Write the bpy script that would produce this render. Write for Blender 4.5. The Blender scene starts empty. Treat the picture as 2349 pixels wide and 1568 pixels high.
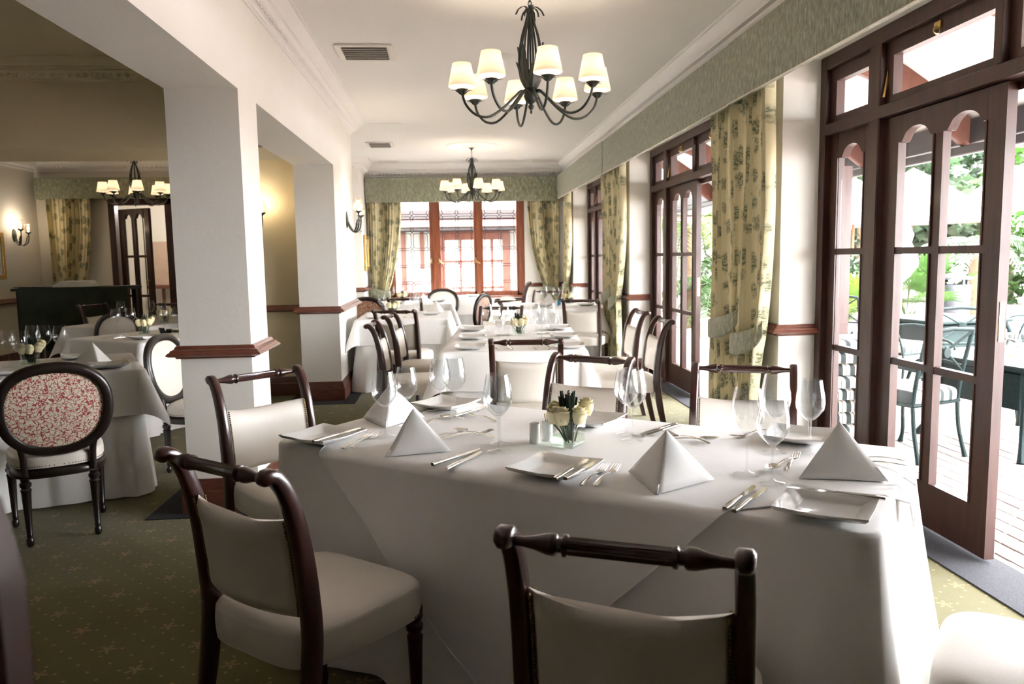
import bpy, math, random
from math import sin, cos, pi, radians as R, sqrt, atan2, hypot, floor
from mathutils import Matrix, Vector

SC = bpy.context.scene
COL = SC.collection
random.seed(7)

# ------------------------------------------------------------------ camera
FPX = 1780.0
YAW, PITCH, ROLL, EYE = .0777, -.1089, -.0168, 1.3725
_f = Vector((sin(YAW)*cos(PITCH), cos(YAW)*cos(PITCH), sin(PITCH)))
_r = Vector((cos(YAW), -sin(YAW), 0)); _u = _r.cross(_f)
_r2 = _r*cos(ROLL)+_u*sin(ROLL); _u2 = _u*cos(ROLL)-_r*sin(ROLL)
cam = bpy.data.cameras.new('camera'); cam_o = bpy.data.objects.new('camera', cam); COL.objects.link(cam_o)
m = Matrix((_r2, _u2, -_f)).transposed().to_4x4(); m.translation = (0, 0, EYE)
cam_o.matrix_world = m
cam.sensor_width = 36; cam.lens = FPX/2349*36; cam.clip_start = .05; cam.clip_end = 200
cam.dof.use_dof = True; cam.dof.focus_distance = 2.7; cam.dof.aperture_fstop = 5.6
SC.camera = cam_o

# ------------------------------------------------------------------ world, sun, exposure
W = bpy.data.worlds.new('world'); SC.world = W; W.use_nodes = True
bg = W.node_tree.nodes['Background']; bg.inputs[0].default_value = (.97, .97, 1.0, 1); bg.inputs[1].default_value = 6.0
sun = bpy.data.lights.new('sun', 'SUN'); sun.energy = 4.5; sun.angle = R(1.2); sun.color = (1, .96, .9)
sun_o = bpy.data.objects.new('sun', sun); COL.objects.link(sun_o)
sun_o.rotation_euler = Vector((-.30, .45, -1.0)).to_track_quat('-Z', 'Y').to_euler()
SC.view_settings.view_transform = 'Standard'; SC.view_settings.look = 'None'
SC.view_settings.gamma = 1; SC.view_settings.use_curve_mapping = False
SC.view_settings.exposure = 2.9
cy = SC.cycles
cy.use_denoising = True; cy.use_adaptive_sampling = True; cy.adaptive_threshold = .025
cy.max_bounces = 8; cy.diffuse_bounces = 4; cy.glossy_bounces = 3; cy.transmission_bounces = 4
cy.transparent_max_bounces = 24; cy.caustics_reflective = False; cy.caustics_refractive = False
cy.sample_clamp_indirect = 6.0

# ------------------------------------------------------------------ materials
MATS = {}
class NT:
    def __init__(s, name):
        s.m = bpy.data.materials.new(name); s.m.use_nodes = True
        s.t = s.m.node_tree; s.b = s.t.nodes['Principled BSDF']; s.out = s.t.nodes['Material Output']
    def n(s, typ, **kw):
        nd = s.t.nodes.new(typ)
        for k, v in kw.items():
            if k.startswith('i_'):
                key = k[2:]; key = int(key) if key.isdigit() else key.replace('_', ' ')
                nd.inputs[key].default_value = v
            else: setattr(nd, k, v)
        return nd
    def l(s, a, b): s.t.links.new(a, b)
    def math(s, op, a, b=None, c=None):
        nd = s.n('ShaderNodeMath', operation=op)
        for i, x in enumerate((a, b, c)):
            if x is None: continue
            if isinstance(x, (int, float)): nd.inputs[i].default_value = x
            else: s.l(x, nd.inputs[i])
        return nd.outputs[0]
    def coord(s, kind='Object', scale=None, rot=None):
        tc = s.n('ShaderNodeTexCoord'); o = tc.outputs[kind]
        if scale is not None or rot is not None:
            mp = s.n('ShaderNodeMapping')
            if scale is not None: mp.inputs['Scale'].default_value = scale if isinstance(scale, tuple) else (scale,)*3
            if rot is not None: mp.inputs['Rotation'].default_value = rot
            s.l(o, mp.inputs[0]); o = mp.outputs[0]
        return o
    def noise(s, co, scale=5, detail=3, rough=.5):
        nd = s.n('ShaderNodeTexNoise'); nd.inputs['Scale'].default_value = scale
        nd.inputs['Detail'].default_value = detail; nd.inputs['Roughness'].default_value = rough
        s.l(co, nd.inputs['Vector']); return nd.outputs['Fac']
    def ramp(s, fac, stops):
        nd = s.n('ShaderNodeValToRGB'); e = nd.color_ramp.elements
        while len(e) > 1: e.remove(e[-1])
        e[0].position = stops[0][0]; e[0].color = (*stops[0][1], 1)
        for p, c in stops[1:]:
            x = e.new(p); x.color = (*c, 1)
        s.l(fac, nd.inputs[0]); return nd.outputs[0]
    def mix(s, fac, a, b):
        nd = s.n('ShaderNodeMix', data_type='RGBA')
        s.l(fac, nd.inputs[0]) if not isinstance(fac, (int, float)) else setattr(nd.inputs[0], 'default_value', fac)
        for i, x in ((6, a), (7, b)):
            if isinstance(x, tuple): nd.inputs[i].default_value = (*x, 1)
            else: s.l(x, nd.inputs[i])
        return nd.outputs[2]
    def bump(s, h, strength=.2, dist=.01):
        nd = s.n('ShaderNodeBump'); nd.inputs['Strength'].default_value = strength; nd.inputs['Distance'].default_value = dist
        s.l(h, nd.inputs['Height']); s.l(nd.outputs[0], s.b.inputs['Normal'])
    def set(s, base=None, rough=.5, metal=0, **kw):
        if base is not None:
            if isinstance(base, tuple): s.b.inputs['Base Color'].default_value = (*base, 1)
            else: s.l(base, s.b.inputs['Base Color'])
        s.b.inputs['Roughness'].default_value = rough; s.b.inputs['Metallic'].default_value = metal
        for k, v in kw.items(): s.b.inputs[k.replace('_', ' ')].default_value = v
        return s

def plain(name, c, rough=.5, metal=0, var=.06, nscale=8, bump=0, bscale=60, **kw):
    t = NT(name); co = t.coord()
    f = t.noise(co, nscale, 3)
    lo = tuple(x*(1-var) for x in c); hi = tuple(min(1, x*(1+var)) for x in c)
    t.set(t.ramp(f, [(.3, lo), (.7, hi)]), rough, metal, **kw)
    if bump: t.bump(t.noise(co, bscale, 2), bump, .004)
    MATS[name] = t.m; return t

plain('plaster', (.86, .84, .785), .8, var=.015, nscale=2, bump=.25, bscale=45)
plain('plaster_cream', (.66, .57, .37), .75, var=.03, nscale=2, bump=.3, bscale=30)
plain('plaster_pale', (.74, .70, .62), .8, var=.02, nscale=2, bump=.2, bscale=40)  # warm off-white plaster of the side room and lobby walls
plain('ceiling', (.86, .845, .81), .85, var=.01, nscale=1)
plain('cornice', (.87, .85, .82), .6, var=.01)
plain('gypsum_trim', (.80, .78, .72), .6, var=.02)

def wood(name, c1, c2, rough=.3, coat=.4, scale=(3, 3, 26), axis_scale=1):
    t = NT(name); co = t.coord(scale=scale)
    f = t.noise(co, 2.2, 5, .6)
    t.set(t.ramp(f, [(.3, c1), (.7, c2)]), rough, 0, Coat_Weight=coat, Coat_Roughness=.12)
    MATS[name] = t.m
wood('mahogany', (.018, .005, .004), (.055, .014, .010), .28, .6, (20, 20, 3))
wood('dado_wood', (.10, .030, .018), (.20, .062, .035), .35, .4, (6, 6, 30))
wood('door_wood', (.028, .0095, .0065), (.066, .022, .0135), .45, .10, (14, 14, 1.6))
wood('window_wood', (.17, .045, .018), (.33, .10, .042), .35, .3, (16, 16, 1.4))
wood('outdoor_wood', (.080, .022, .012), (.135, .042, .024), .55, .1, (5, 5, 3))
wood('base_wood', (.07, .022, .014), (.14, .045, .026), .4, .3, (5, 5, 30))
plain('dark_oval_wood', (.012, .007, .006), .32, var=.3, nscale=20, Coat_Weight=.4, Coat_Roughness=.2)

# fabrics
plain('leather', (.78, .73, .66), .42, var=.03, nscale=6, bump=.08, bscale=160)
t = plain('cloth', (.88, .87, .86), .85, var=.015, nscale=3)
t.bump(t.noise(t.coord(), 5, 4, .55), .25, .02)
t = plain('napkin', (.90, .89, .87), .85, var=.01); t.bump(t.noise(t.coord(), 220, 2), .1, .001)
t = NT('chenille'); co = t.coord(scale=(34, 34, 12)); f = t.noise(co, 1.5, 6, .75)
big = t.noise(t.coord(), 5, 2)
c = t.ramp(f, [(.32, (.085, .09, .055)), (.5, (.24, .245, .165)), (.68, (.50, .50, .38))]); c2 = t.mix(big, c, (.30, .31, .21))
nd = t.n('ShaderNodeMix', data_type='RGBA'); nd.inputs[0].default_value = .45; t.l(c, nd.inputs[6]); t.l(c2, nd.inputs[7])
t.set(nd.outputs[2], .9, Sheen_Weight=.3); t.bump(f, .4, .003); MATS['chenille'] = t.m

t = NT('toile')   # cream curtain cloth printed with grey green engraved motifs
co = t.coord('UV'); cell = t.n('ShaderNodeTexVoronoi', feature='F1'); cell.inputs['Scale'].default_value = 6.0
nz = t.n('ShaderNodeTexNoise'); nz.inputs['Scale'].default_value = 14; nz.inputs['Detail'].default_value = 3; t.l(co, nz.inputs['Vector'])
wm = t.n('ShaderNodeVectorMath', operation='MULTIPLY_ADD'); t.l(nz.outputs['Color'], wm.inputs[0]); wm.inputs[1].default_value = (.09,)*3; t.l(co, wm.inputs[2])
t.l(wm.outputs[0], cell.inputs['Vector']); cell.inputs['Randomness'].default_value = .7
blob = t.ramp(cell.outputs['Distance'], [(.30, (1, 1, 1)), (.42, (0, 0, 0))])
lines = t.ramp(t.noise(co, 60, 3, .7), [(.44, (0, 0, 0)), (.56, (1, 1, 1))])
twig = t.ramp(t.noise(co, 15, 6, .8), [(.60, (0, 0, 0)), (.66, (1, 1, 1))])
inkm = t.math('MAXIMUM', t.math('MULTIPLY', blob, t.math('ADD', .30, t.math('MULTIPLY', lines, .6))), t.math('MULTIPLY', twig, .7))
t.set(t.mix(inkm, (.70, .63, .40), (.085, .11, .06)), .85)
MATS['toile'] = t.m
plain('lining', (.80, .76, .64), .9)
plain('green_baize', (.030, .040, .022), .8, var=.25, nscale=6)
plain('white_linen', (.80, .77, .70), .85)

t = NT('coral_print')   # cream cloth with red coral scroll print
co = t.coord(scale=(1, 1, 1)); wv = t.n('ShaderNodeTexVoronoi', feature='DISTANCE_TO_EDGE'); wv.inputs['Scale'].default_value = 46
ns = t.n('ShaderNodeTexNoise'); ns.inputs['Scale'].default_value = 26; t.l(co, ns.inputs['Vector'])
vm = t.n('ShaderNodeVectorMath', operation='MULTIPLY_ADD'); t.l(ns.outputs['Color'], vm.inputs[0]); vm.inputs[1].default_value = (.07,)*3; t.l(co, vm.inputs[2])
t.l(vm.outputs[0], wv.inputs['Vector'])
ln = t.math('LESS_THAN', wv.outputs['Distance'], .066)
spk = t.math('GREATER_THAN', t.noise(co, 85, 2), .62)
t.set(t.mix(t.math('MAXIMUM', ln, spk), (.66, .60, .47), (.34, .045, .045)), .85); MATS['coral_print'] = t.m
t = NT('tan_print'); co = t.coord(); f = t.math('GREATER_THAN', t.noise(co, 90, 3), .5)
t.set(t.mix(f, (.50, .30, .19), (.20, .075, .05)), .85); MATS['tan_print'] = t.m

t = NT('carpet')   # moss green carpet: pin dots and small gold sprigs on a staggered lattice
co = t.coord(); sx = t.n('ShaderNodeSeparateXYZ'); t.l(co, sx.inputs[0]); X, Y = sx.outputs[0], sx.outputs[1]
def lattice(pitch_x, pitch_y, off=0.0):
    u = t.math('DIVIDE', X, pitch_x); v = t.math('DIVIDE', Y, pitch_y)
    row = t.math('FLOOR', v); sh = t.math('MULTIPLY', t.math('MODULO', t.math('ABSOLUTE', row), 2), .5)
    fu = t.math('SUBTRACT', t.math('FRACT', t.math('ADD', u, sh)), .5); fv = t.math('SUBTRACT', t.math('FRACT', v), .5)
    return t.math('MULTIPLY', fu, pitch_x), t.math('MULTIPLY', fv, pitch_y)
du, dv = lattice(.105, .0525)
dot = t.math('LESS_THAN', t.math('ADD', t.math('MULTIPLY', du, du), t.math('MULTIPLY', dv, dv)), .0000422)
mu, mv = lattice(.315, .1575)
rr = t.math('SQRT', t.math('ADD', t.math('MULTIPLY', mu, mu), t.math('MULTIPLY', mv, mv)))
an = t.math('ARCTAN2', mv, mu)
pet = t.math('ADD', .021, t.math('MULTIPLY', t.math('COSINE', t.math('MULTIPLY', an, 5)), .013))
spr = t.math('MULTIPLY', t.math('LESS_THAN', rr, pet), t.math('GREATER_THAN', t.noise(co, 150, 2), .44))
ink = t.math('MULTIPLY', t.math('MAXIMUM', dot, spr), .75)
pile = t.noise(co, 260, 3, .7); blot = t.noise(co, 1.6, 3)
g = t.mix(pile, (.058, .052, .005), (.155, .136, .018)); g = t.mix(t.math('MULTIPLY', blot, .35), g, (.08, .066, .012))
t.set(t.mix(ink, g, (.34, .235, .085)), .95, Sheen_Weight=.15); t.bump(pile, .5, .004); MATS['carpet'] = t.m
plain('dark_mat', (.012, .012, .014), .95, var=.5, nscale=240, bump=.4, bscale=300)
plain('bay_mat', (.035, .037, .045), .95, var=.5, nscale=240, bump=.4, bscale=300)

# metals, ceramics, glass
plain('brass', (.55, .38, .14), .3, 1)
plain('nail_brass', (.20, .14, .06), .4, 1)
plain('silver', (.72, .70, .66), .16, 1, var=.05)
plain('iron', (.020, .028, .022), .42, 0, var=.35, nscale=30, Specular_IOR_Level=.6)
plain('china', (.80, .80, .78), .12, var=.01, Coat_Weight=.5)
plain('vent_white', (.78, .74, .68), .5, var=.01); plain('vent_dark', (.06, .055, .05), .7)
plain('gilt', (.62, .40, .12), .35, .8, var=.25, nscale=40, bump=.5, bscale=70)
plain('rose', (.86, .78, .50), .6, var=.05, nscale=30, Subsurface_Weight=0)
plain('rose_heart', (.80, .64, .26), .6); plain('rose_leaf', (.06, .11, .03), .5)
plain('stem_green', (.012, .032, .014), .6, var=.3); plain('pick', (.55, .36, .16), .7)
plain('black', (.01, .01, .01), .5); plain('paper', (.75, .74, .70), .8); plain('print_grey', (.16, .18, .12), .8)
plain('blue_card', (.05, .25, .45), .5)

def glass(name, tint, gloss=.06, edge=.45, rough=.02, blend=.35, power=1):
    t = NT(name); t.t.nodes.remove(t.b)
    tr = t.n('ShaderNodeBsdfTransparent'); tr.inputs[0].default_value = (*tint, 1)
    gl = t.n('ShaderNodeBsdfGlossy'); gl.inputs['Roughness'].default_value = rough; gl.inputs[0].default_value = (1, 1, 1, 1)
    lw = t.n('ShaderNodeLayerWeight'); lw.inputs['Blend'].default_value = blend
    f = t.math('ADD', gloss, t.math('MULTIPLY', t.math('POWER', lw.outputs['Facing'], power), edge))
    mx = t.n('ShaderNodeMixShader'); t.l(f, mx.inputs[0]); t.l(tr.outputs[0], mx.inputs[1]); t.l(gl.outputs[0], mx.inputs[2])
    t.l(mx.outputs[0], t.out.inputs[0]); MATS[name] = t.m
glass('pane', (.985, .99, .985), .008, .045)
glass('crystal', (.955, .965, .97), .045, .80, .01, .5, 3.2)
glass('vase_glass', (.97, .985, .975), .03, .35, .01, .5, 3)
glass('water', (.86, .91, .86), .01, .05, .02, .5, 3)
glass('hurricane', (.99, .96, .90), .05, .4)

def emit(name, c, s, mixdiff=None):
    t = NT(name); t.b.inputs['Base Color'].default_value = (*c, 1); t.b.inputs['Emission Color'].default_value = (*c, 1)
    t.b.inputs['Emission Strength'].default_value = s; t.b.inputs['Roughness'].default_value = .8; MATS[name] = t.m
emit('bulb', (1, .86, .62), 4)
t = NT('shade')   # pleated linen lamp shade, lit from inside
tl = t.n('ShaderNodeBsdfTranslucent'); tl.inputs[0].default_value = (.95, .84, .74, 1)
df = t.n('ShaderNodeBsdfDiffuse'); df.inputs[0].default_value = (.88, .80, .72, 1)
mx = t.n('ShaderNodeMixShader'); mx.inputs[0].default_value = .5; t.l(df.outputs[0], mx.inputs[1]); t.l(tl.outputs[0], mx.inputs[2])
t.l(mx.outputs[0], t.out.inputs[0]); t.t.nodes.remove(t.b); MATS['shade'] = t.m

# outdoors
plain('brick', (.27, .225, .21), .85, var=.25, nscale=14, bump=.3, bscale=90)
plain('brick_grey', (.26, .23, .235), .85, var=.25, nscale=14, bump=.3, bscale=90)
plain('mortar', (.16, .15, .14), .9)
plain('soffit', (.85, .83, .80), .8, var=.02); plain('gutter', (.008, .009, .014), .4)
plain('canvas', (.62, .61, .60), .85); plain('cast_iron', (.004, .013, .013), .6, var=.4, nscale=40, Specular_IOR_Level=.15)
plain('bark', (.10, .065, .035), .9, var=.4, nscale=30, bump=.6, bscale=40)
plain('umbrella_pole', (.30, .12, .05), .5); plain('litter_bin', (.018, .021, .027), .5)
plain('pink_render', (.20, .12, .12), .8); plain('slate', (.022, .016, .016), .8); plain('white_render', (.30, .295, .28), .8)
plain('terracotta', (.50, .36, .27), .8)
for nm, c in (('leaf_dark', (.007, .021, .007)), ('leaf_mid', (.018, .047, .007)), ('leaf_lime', (.048, .09, .008)), ('leaf_grey', (.025, .047, .022)), ('leaf_straw', (.085, .078, .022))):
    t = NT(nm); oi = t.n('ShaderNodeObjectInfo'); f = t.noise(t.coord(), 9, 3)
    t.set(t.ramp(f, [(.3, tuple(x*.6 for x in c)), (.7, tuple(min(1, x*1.5) for x in c))]), .5, Transmission_Weight=0)
    tl = t.n('ShaderNodeBsdfTranslucent'); tl.inputs[0].default_value = (*[min(1, x*1.6) for x in c], 1)
    mx = t.n('ShaderNodeMixShader'); mx.inputs[0].default_value = .35
    t.l(t.b.outputs[0], mx.inputs[1]); t.l(tl.outputs[0], mx.inputs[2]); t.l(mx.outputs[0], t.out.inputs[0]); MATS[nm] = t.m
t = NT('stripes'); co = t.coord(); sx = t.n('ShaderNodeSeparateXYZ'); t.l(co, sx.inputs[0])
ph = t.math('FRACT', t.math('DIVIDE', t.math('ADD', sx.outputs[0], 5), .085)); 
dk = t.math('LESS_THAN', ph, .42); ln = t.math('MULTIPLY', t.math('GREATER_THAN', ph, .66), t.math('LESS_THAN', ph, .72))
t.set(t.mix(t.math('MAXIMUM', dk, ln), (.46, .43, .39), (.004, .012, .013)), .8); MATS['stripes'] = t.m

# ------------------------------------------------------------------ mesh helpers
class MB:
    def __init__(s): s.v = []; s.f = []; s.uv = None
    def add(s, vs, fs, M=None):
        o = len(s.v)
        s.v += [tuple(M @ Vector(p)) for p in vs] if M is not None else [tuple(p) for p in vs]
        s.f += [tuple(i+o for i in f) for f in fs]; return s
    def box(s, x0, x1, y0, y1, z0, z1, M=None):
        vs = [(x, y, z) for z in (z0, z1) for y in (y0, y1) for x in (x0, x1)]
        return s.add(vs, [(0, 2, 3, 1), (4, 5, 7, 6), (0, 1, 5, 4), (2, 6, 7, 3), (0, 4, 6, 2), (1, 3, 7, 5)], M)
    def cbox(s, cx, cy_, cz, sx, sy, sz, M=None): return s.box(cx-sx/2, cx+sx/2, cy_-sy/2, cy_+sy/2, cz-sz/2, cz+sz/2, M)
    def bbox(s, x0, x1, y0, y1, z0, z1, b=.004, M=None):
        # box with chamfered vertical and top edges
        def loop(i, z): return [(x0+i, y0+b if i == 0 else y0+i, z)]
        o = [(x0+b, y0), (x1-b, y0), (x1, y0+b), (x1, y1-b), (x1-b, y1), (x0+b, y1), (x0, y1-b), (x0, y0+b)]
        inn = [(x0+2*b, y0+b), (x1-2*b, y0+b), (x1-b, y0+2*b), (x1-b, y1-2*b), (x1-2*b, y1-b), (x0+2*b, y1-b), (x0+b, y1-2*b), (x0+b, y0+2*b)]
        L = [[(x, y, z0+b) for x, y in o], [(x, y, z1-b) for x, y in o]]
        vs = [(x, y, z0) for x, y in inn]+L[0]+L[1]+[(x, y, z1) for x, y in inn]
        fs = [tuple(range(7, -1, -1)), tuple(range(24, 32))]
        for k in range(3):
            for i in range(8): j = (i+1) % 8; fs.append((k*8+i, k*8+j, k*8+8+j, k*8+8+i))
        return s.add(vs, fs, M)
    def lathe(s, prof, n=24, M=None, flute=None, cap=True):
        vs = []; fs = []
        for r, z in prof:
            for i in range(n):
                a = 2*pi*i/n; q = r
                if flute and flute[0] <= z <= flute[1]: q = r*(1-flute[3]*(.5+.5*cos(flute[2]*a)))
                vs.append((q*cos(a), q*sin(a), z))
        for k in range(len(prof)-1):
            for i in range(n): j = (i+1) % n; fs.append((k*n+i, k*n+j, k*n+n+j, k*n+n+i))
        if cap:
            if prof[0][0] > 1e-5: fs.append(tuple(range(n-1, -1, -1)))
            if prof[-1][0] > 1e-5: fs.append(tuple(range((len(prof)-1)*n, len(prof)*n)))
        return s.add(vs, fs, M)
    def tube(s, path, rad, n=8, M=None, flat=1.0, up=None):
        P = [Vector(p) for p in path]; vs = []; fs = []
        rad = rad if isinstance(rad, (list, tuple)) else [rad]*len(P)
        upv = Vector(up) if up else None; prev = None
        for k, p in enumerate(P):
            d = (P[min(k+1, len(P)-1)]-P[max(k-1, 0)]).normalized()
            if upv is not None: a = d.cross(upv)
            elif prev is None: a = d.orthogonal()
            else: a = prev-d*prev.dot(d)
            if a.length < 1e-6: a = d.orthogonal()
            a.normalize(); b = d.cross(a); prev = a
            for i in range(n):
                t_ = 2*pi*i/n; vs.append(p+a*rad[k]*cos(t_)+b*rad[k]*flat*sin(t_))
        for k in range(len(P)-1):
            for i in range(n): j = (i+1) % n; fs.append((k*n+i, k*n+j, k*n+n+j, k*n+n+i))
        fs.append(tuple(range(n-1, -1, -1))); fs.append(tuple(range((len(P)-1)*n, len(P)*n)))
        return s.add(vs, fs, M)
    def ribbon(s, path, wx, wy, M=None, side=(1, 0, 0)):
        # rectangular section swept along a path lying in the plane normal to `side`
        P = [Vector(p) for p in path]; S = Vector(side); vs = []; fs = []; n = 8
        for k, p in enumerate(P):
            d = (P[min(k+1, len(P)-1)]-P[max(k-1, 0)]).normalized(); nn = d.cross(S).normalized()
            a = (wx[k] if isinstance(wx, (list, tuple)) else wx)/2; b = (wy[k] if isinstance(wy, (list, tuple)) else wy)/2
            c = min(a, b)*.35
            for x, y in ((-a+c, -b), (a-c, -b), (a, -b+c), (a, b-c), (a-c, b), (-a+c, b), (-a, b-c), (-a, -b+c)): vs.append(p+S*x+nn*y)
        for k in range(len(P)-1):
            for i in range(n): j = (i+1) % n; fs.append((k*n+i, k*n+j, k*n+n+j, k*n+n+i))
        fs.append(tuple(range(n-1, -1, -1))); fs.append(tuple(range((len(P)-1)*n, len(P)*n)))
        return s.add(vs, fs, M)
    def grid(s, nu, nv, fn, M=None, closed=False, uv=None):
        vs = [fn(i/(nu if closed else nu-1), j/(nv-1)) for j in range(nv) for i in range(nu)]; fs = []
        for j in range(nv-1):
            for i in range(nu if closed else nu-1):
                k = (i+1) % nu; fs.append((j*nu+i, j*nu+k, j*nu+nu+k, j*nu+nu+i))
        if uv:
            s.uv = (s.uv or [])+[uv(i/(nu if closed else nu-1), j/(nv-1)) for j in range(nv) for i in range(nu)]
        return s.add(vs, fs, M)
    def prism(s, poly, h0, h1, plane='xy', M=None):
        n = len(poly)
        def put(a, b, h): return {'xy': (a, b, h), 'xz': (a, h, b), 'yz': (h, a, b)}[plane]
        vs = [put(a, b, h0) for a, b in poly]+[put(a, b, h1) for a, b in poly]
        fs = [tuple(range(n-1, -1, -1)), tuple(range(n, 2*n))]+[(i, (i+1) % n, n+(i+1) % n, n+i) for i in range(n)]
        return s.add(vs, fs, M)
    def sweep(s, prof, path, closed=False):
        # prof: (out, z) ; path: list of (x, y); out is to the right of travel
        P = [Vector(p) for p in path]; n = len(prof); N = len(P); vs = []; fs = []
        for k in range(N):
            dirs = []
            if closed or k > 0: dirs.append((P[k]-P[k-1]).normalized())
            if closed or k < N-1: dirs.append((P[(k+1) % N]-P[k]).normalized())
            ns = [Vector((d.y, -d.x)) for d in dirs]
            mi = sum(ns, Vector((0, 0))); mi = mi/(mi.length_squared/len(ns)) if len(ns) == 2 else mi
            if len(ns) == 2: mi = (ns[0]+ns[1])/(1+ns[0].dot(ns[1]))
            for o, z in prof: vs.append((P[k].x+mi.x*o, P[k].y+mi.y*o, z))
        for k in range(N if closed else N-1):
            k2 = (k+1) % N
            for i in range(n): j = (i+1) % n; fs.append((k*n+i, k*n+j, k2*n+j, k2*n+i))
        if not closed: fs.append(tuple(range(n-1, -1, -1))); fs.append(tuple(range((N-1)*n, N*n)))
        return s.add(vs, fs)
    def mesh(s, name, smooth=40):
        me = bpy.data.meshes.new(name); me.from_pydata(s.v, [], s.f); me.update()
        if s.uv and len(s.uv) == len(s.v):
            L = me.uv_layers.new(name='UVMap'); flat = []
            for lp in me.loops: flat += s.uv[lp.vertex_index]
            L.data.foreach_set('uv', flat)
        if smooth:
            me.polygons.foreach_set('use_smooth', [True]*len(me.polygons)); me.set_sharp_from_angle(angle=R(smooth))
        return me
    def build(s, name, mat, parent=None, smooth=40):
        me = s.mesh(name, smooth); me.materials.append(MATS[mat]); return link(name, me, parent)

def link(name, me, parent=None):
    o = bpy.data.objects.new(name, me); COL.objects.link(o)
    if parent is not None: o.parent = parent
    return o
def tag(o, label, cat, group=None):
    o['label'] = label; o['category'] = cat
    if group: o['group'] = group
    return o
def thing(name, label, cat, loc=(0, 0, 0), rz=0, group=None):
    o = bpy.data.objects.new(name, None); COL.objects.link(o); o.empty_display_size = .1
    o.location = loc; o.rotation_euler = (0, 0, rz); return tag(o, label, cat, group)
def struct(o, label=None):
    o['kind'] = 'structure'
    if label: o['label'] = label
    return o
def stuff(o): o['kind'] = 'stuff'; return o
def sbox(name, mat, x0, x1, y0, y1, z0, z1, label=None, parent=None):
    o = MB().box(x0, x1, y0, y1, z0, z1).build(name, mat, parent, 0)
    return struct(o, label) if parent is None else o
def dup(root, loc, rz=0, label=None, group=None, scale=None):
    r = root.copy(); COL.objects.link(r); r.location = loc; r.rotation_euler = (0, 0, rz)
    if scale: r.scale = (scale,)*3
    if label: r['label'] = label
    if group: r['group'] = group
    for c in root.children:
        d = c.copy(); COL.objects.link(d); d.parent = r
        for g in c.children:
            e = g.copy(); COL.objects.link(e); e.parent = d
    return r
def T(x=0, y=0, z=0): return Matrix.Translation((x, y, z))
def RX(a): return Matrix.Rotation(a, 4, 'X')
def RY(a): return Matrix.Rotation(a, 4, 'Y')
def RZ(a): return Matrix.Rotation(a, 4, 'Z')
def lerp(a, b, t): return a+(b-a)*t
def interp(pts, t):
    # smooth Catmull-Rom through pts, t in 0..1
    n = len(pts)-1; x = min(max(t, 0), 1)*n; i = min(int(x), n-1); f = x-i
    p0, p1, p2, p3 = (Vector(pts[max(i-1, 0)]), Vector(pts[i]), Vector(pts[i+1]), Vector(pts[min(i+2, n)]))
    return .5*((2*p1)+(p2-p0)*f+(2*p0-5*p1+4*p2-p3)*f*f+(3*p1-p0-3*p2+p3)*f**3)
def curve(pts, n): return [interp(pts, i/(n-1)) for i in range(n)]

# ================================================================== the room shell
CZ = 2.946; XL = -1.085; XLI = -1.46; XR = 2.03; YB = 13.36; YN = -3.6; SOF = 2.274
BAYW = 3.09; BAYS = [4.667, 8.71, 12.72, .62]
DADO = [(0, .858), (.018, .858), (.022, .867), (.048, .871), (.060, .879), (.054, .889), (.044, .895), (.040, .904), (.026, .910), (.022, .919), (.016, .927), (0, .927)]
BASE = [(0, 0), (.030, 0), (.030, .125), (.023, .132), (.023, .150), (.014, .172), (.008, .192), (0, .192)]
sbox('floor', 'carpet', -6.1, 2.40, YN-.2, YB+.2, -.12, 0, 'moss green carpet with gold sprigs and pin dots')
sbox('ceiling', 'ceiling', -6.2, 2.42, YN-.2, YB+.3, CZ, CZ+.15, 'smooth off-white ceiling')
sbox('wall_front', 'base_wood', -6.1, 2.4, YN-.2, YN, 0, CZ)  # unseen wall, made dark wood to cut light bounced onto the foreground
# right wall: piers between the door bays and a lintel over them
for a, b in ((12.72, YB+.2), (8.71, 9.63), (4.667, 5.62), (YN-.2, 1.577)):  # last stretch is out of view, made solid to keep the foreground dim
    sbox('wall_right', 'plaster', XR, 2.40, a, b, 0, CZ, 'white plastered pier between the garden doors')
for yf in BAYS[:3]: sbox('wall_right', 'plaster', XR, 2.40, yf-BAYW, yf, 2.524, CZ, 'white lintel above the garden doors')
# back wall round the leaded window
WX0, WX1, WZ0, WZ1 = -1.03, 1.285, .72, 2.42
sbox('wall_back', 'plaster', -1.9, WX0, YB, YB+.2, 0, CZ); sbox('wall_back', 'plaster', WX1, 2.40, YB, YB+.2, 0, CZ)
sbox('wall_back', 'plaster', WX0, WX1, YB, YB+.2, 0, WZ0); sbox('wall_back', 'plaster', WX0, WX1, YB, YB+.2, WZ1, CZ)
# left arcade
sbox('column', 'plaster', XLI, XL, 4.28, 4.67, 0, SOF, 'square white plastered column with mahogany dado band')
sbox('column', 'plaster', XLI, XL, 7.63, 9.06, 0, SOF, 'long white plastered pier carrying the two-armed wall lamp')
sbox('column', 'plaster', XLI, XL, -.9, -.5, 0, SOF)
sbox('wall_left', 'plaster', XLI, XL, YN, 9.06, SOF, CZ, 'white beam over the arcade openings')
sbox('wall_left', 'plaster', -1.9, -1.75, 9.06, 12.6, 0, CZ); sbox('wall_left', 'plaster', -1.9, XLI, 8.95, 9.06, 0, CZ)
sbox('wall_left', 'plaster', -1.9, -1.385, 12.6, YB, 0, CZ, 'white wall stub beside the leaded window')
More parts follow.
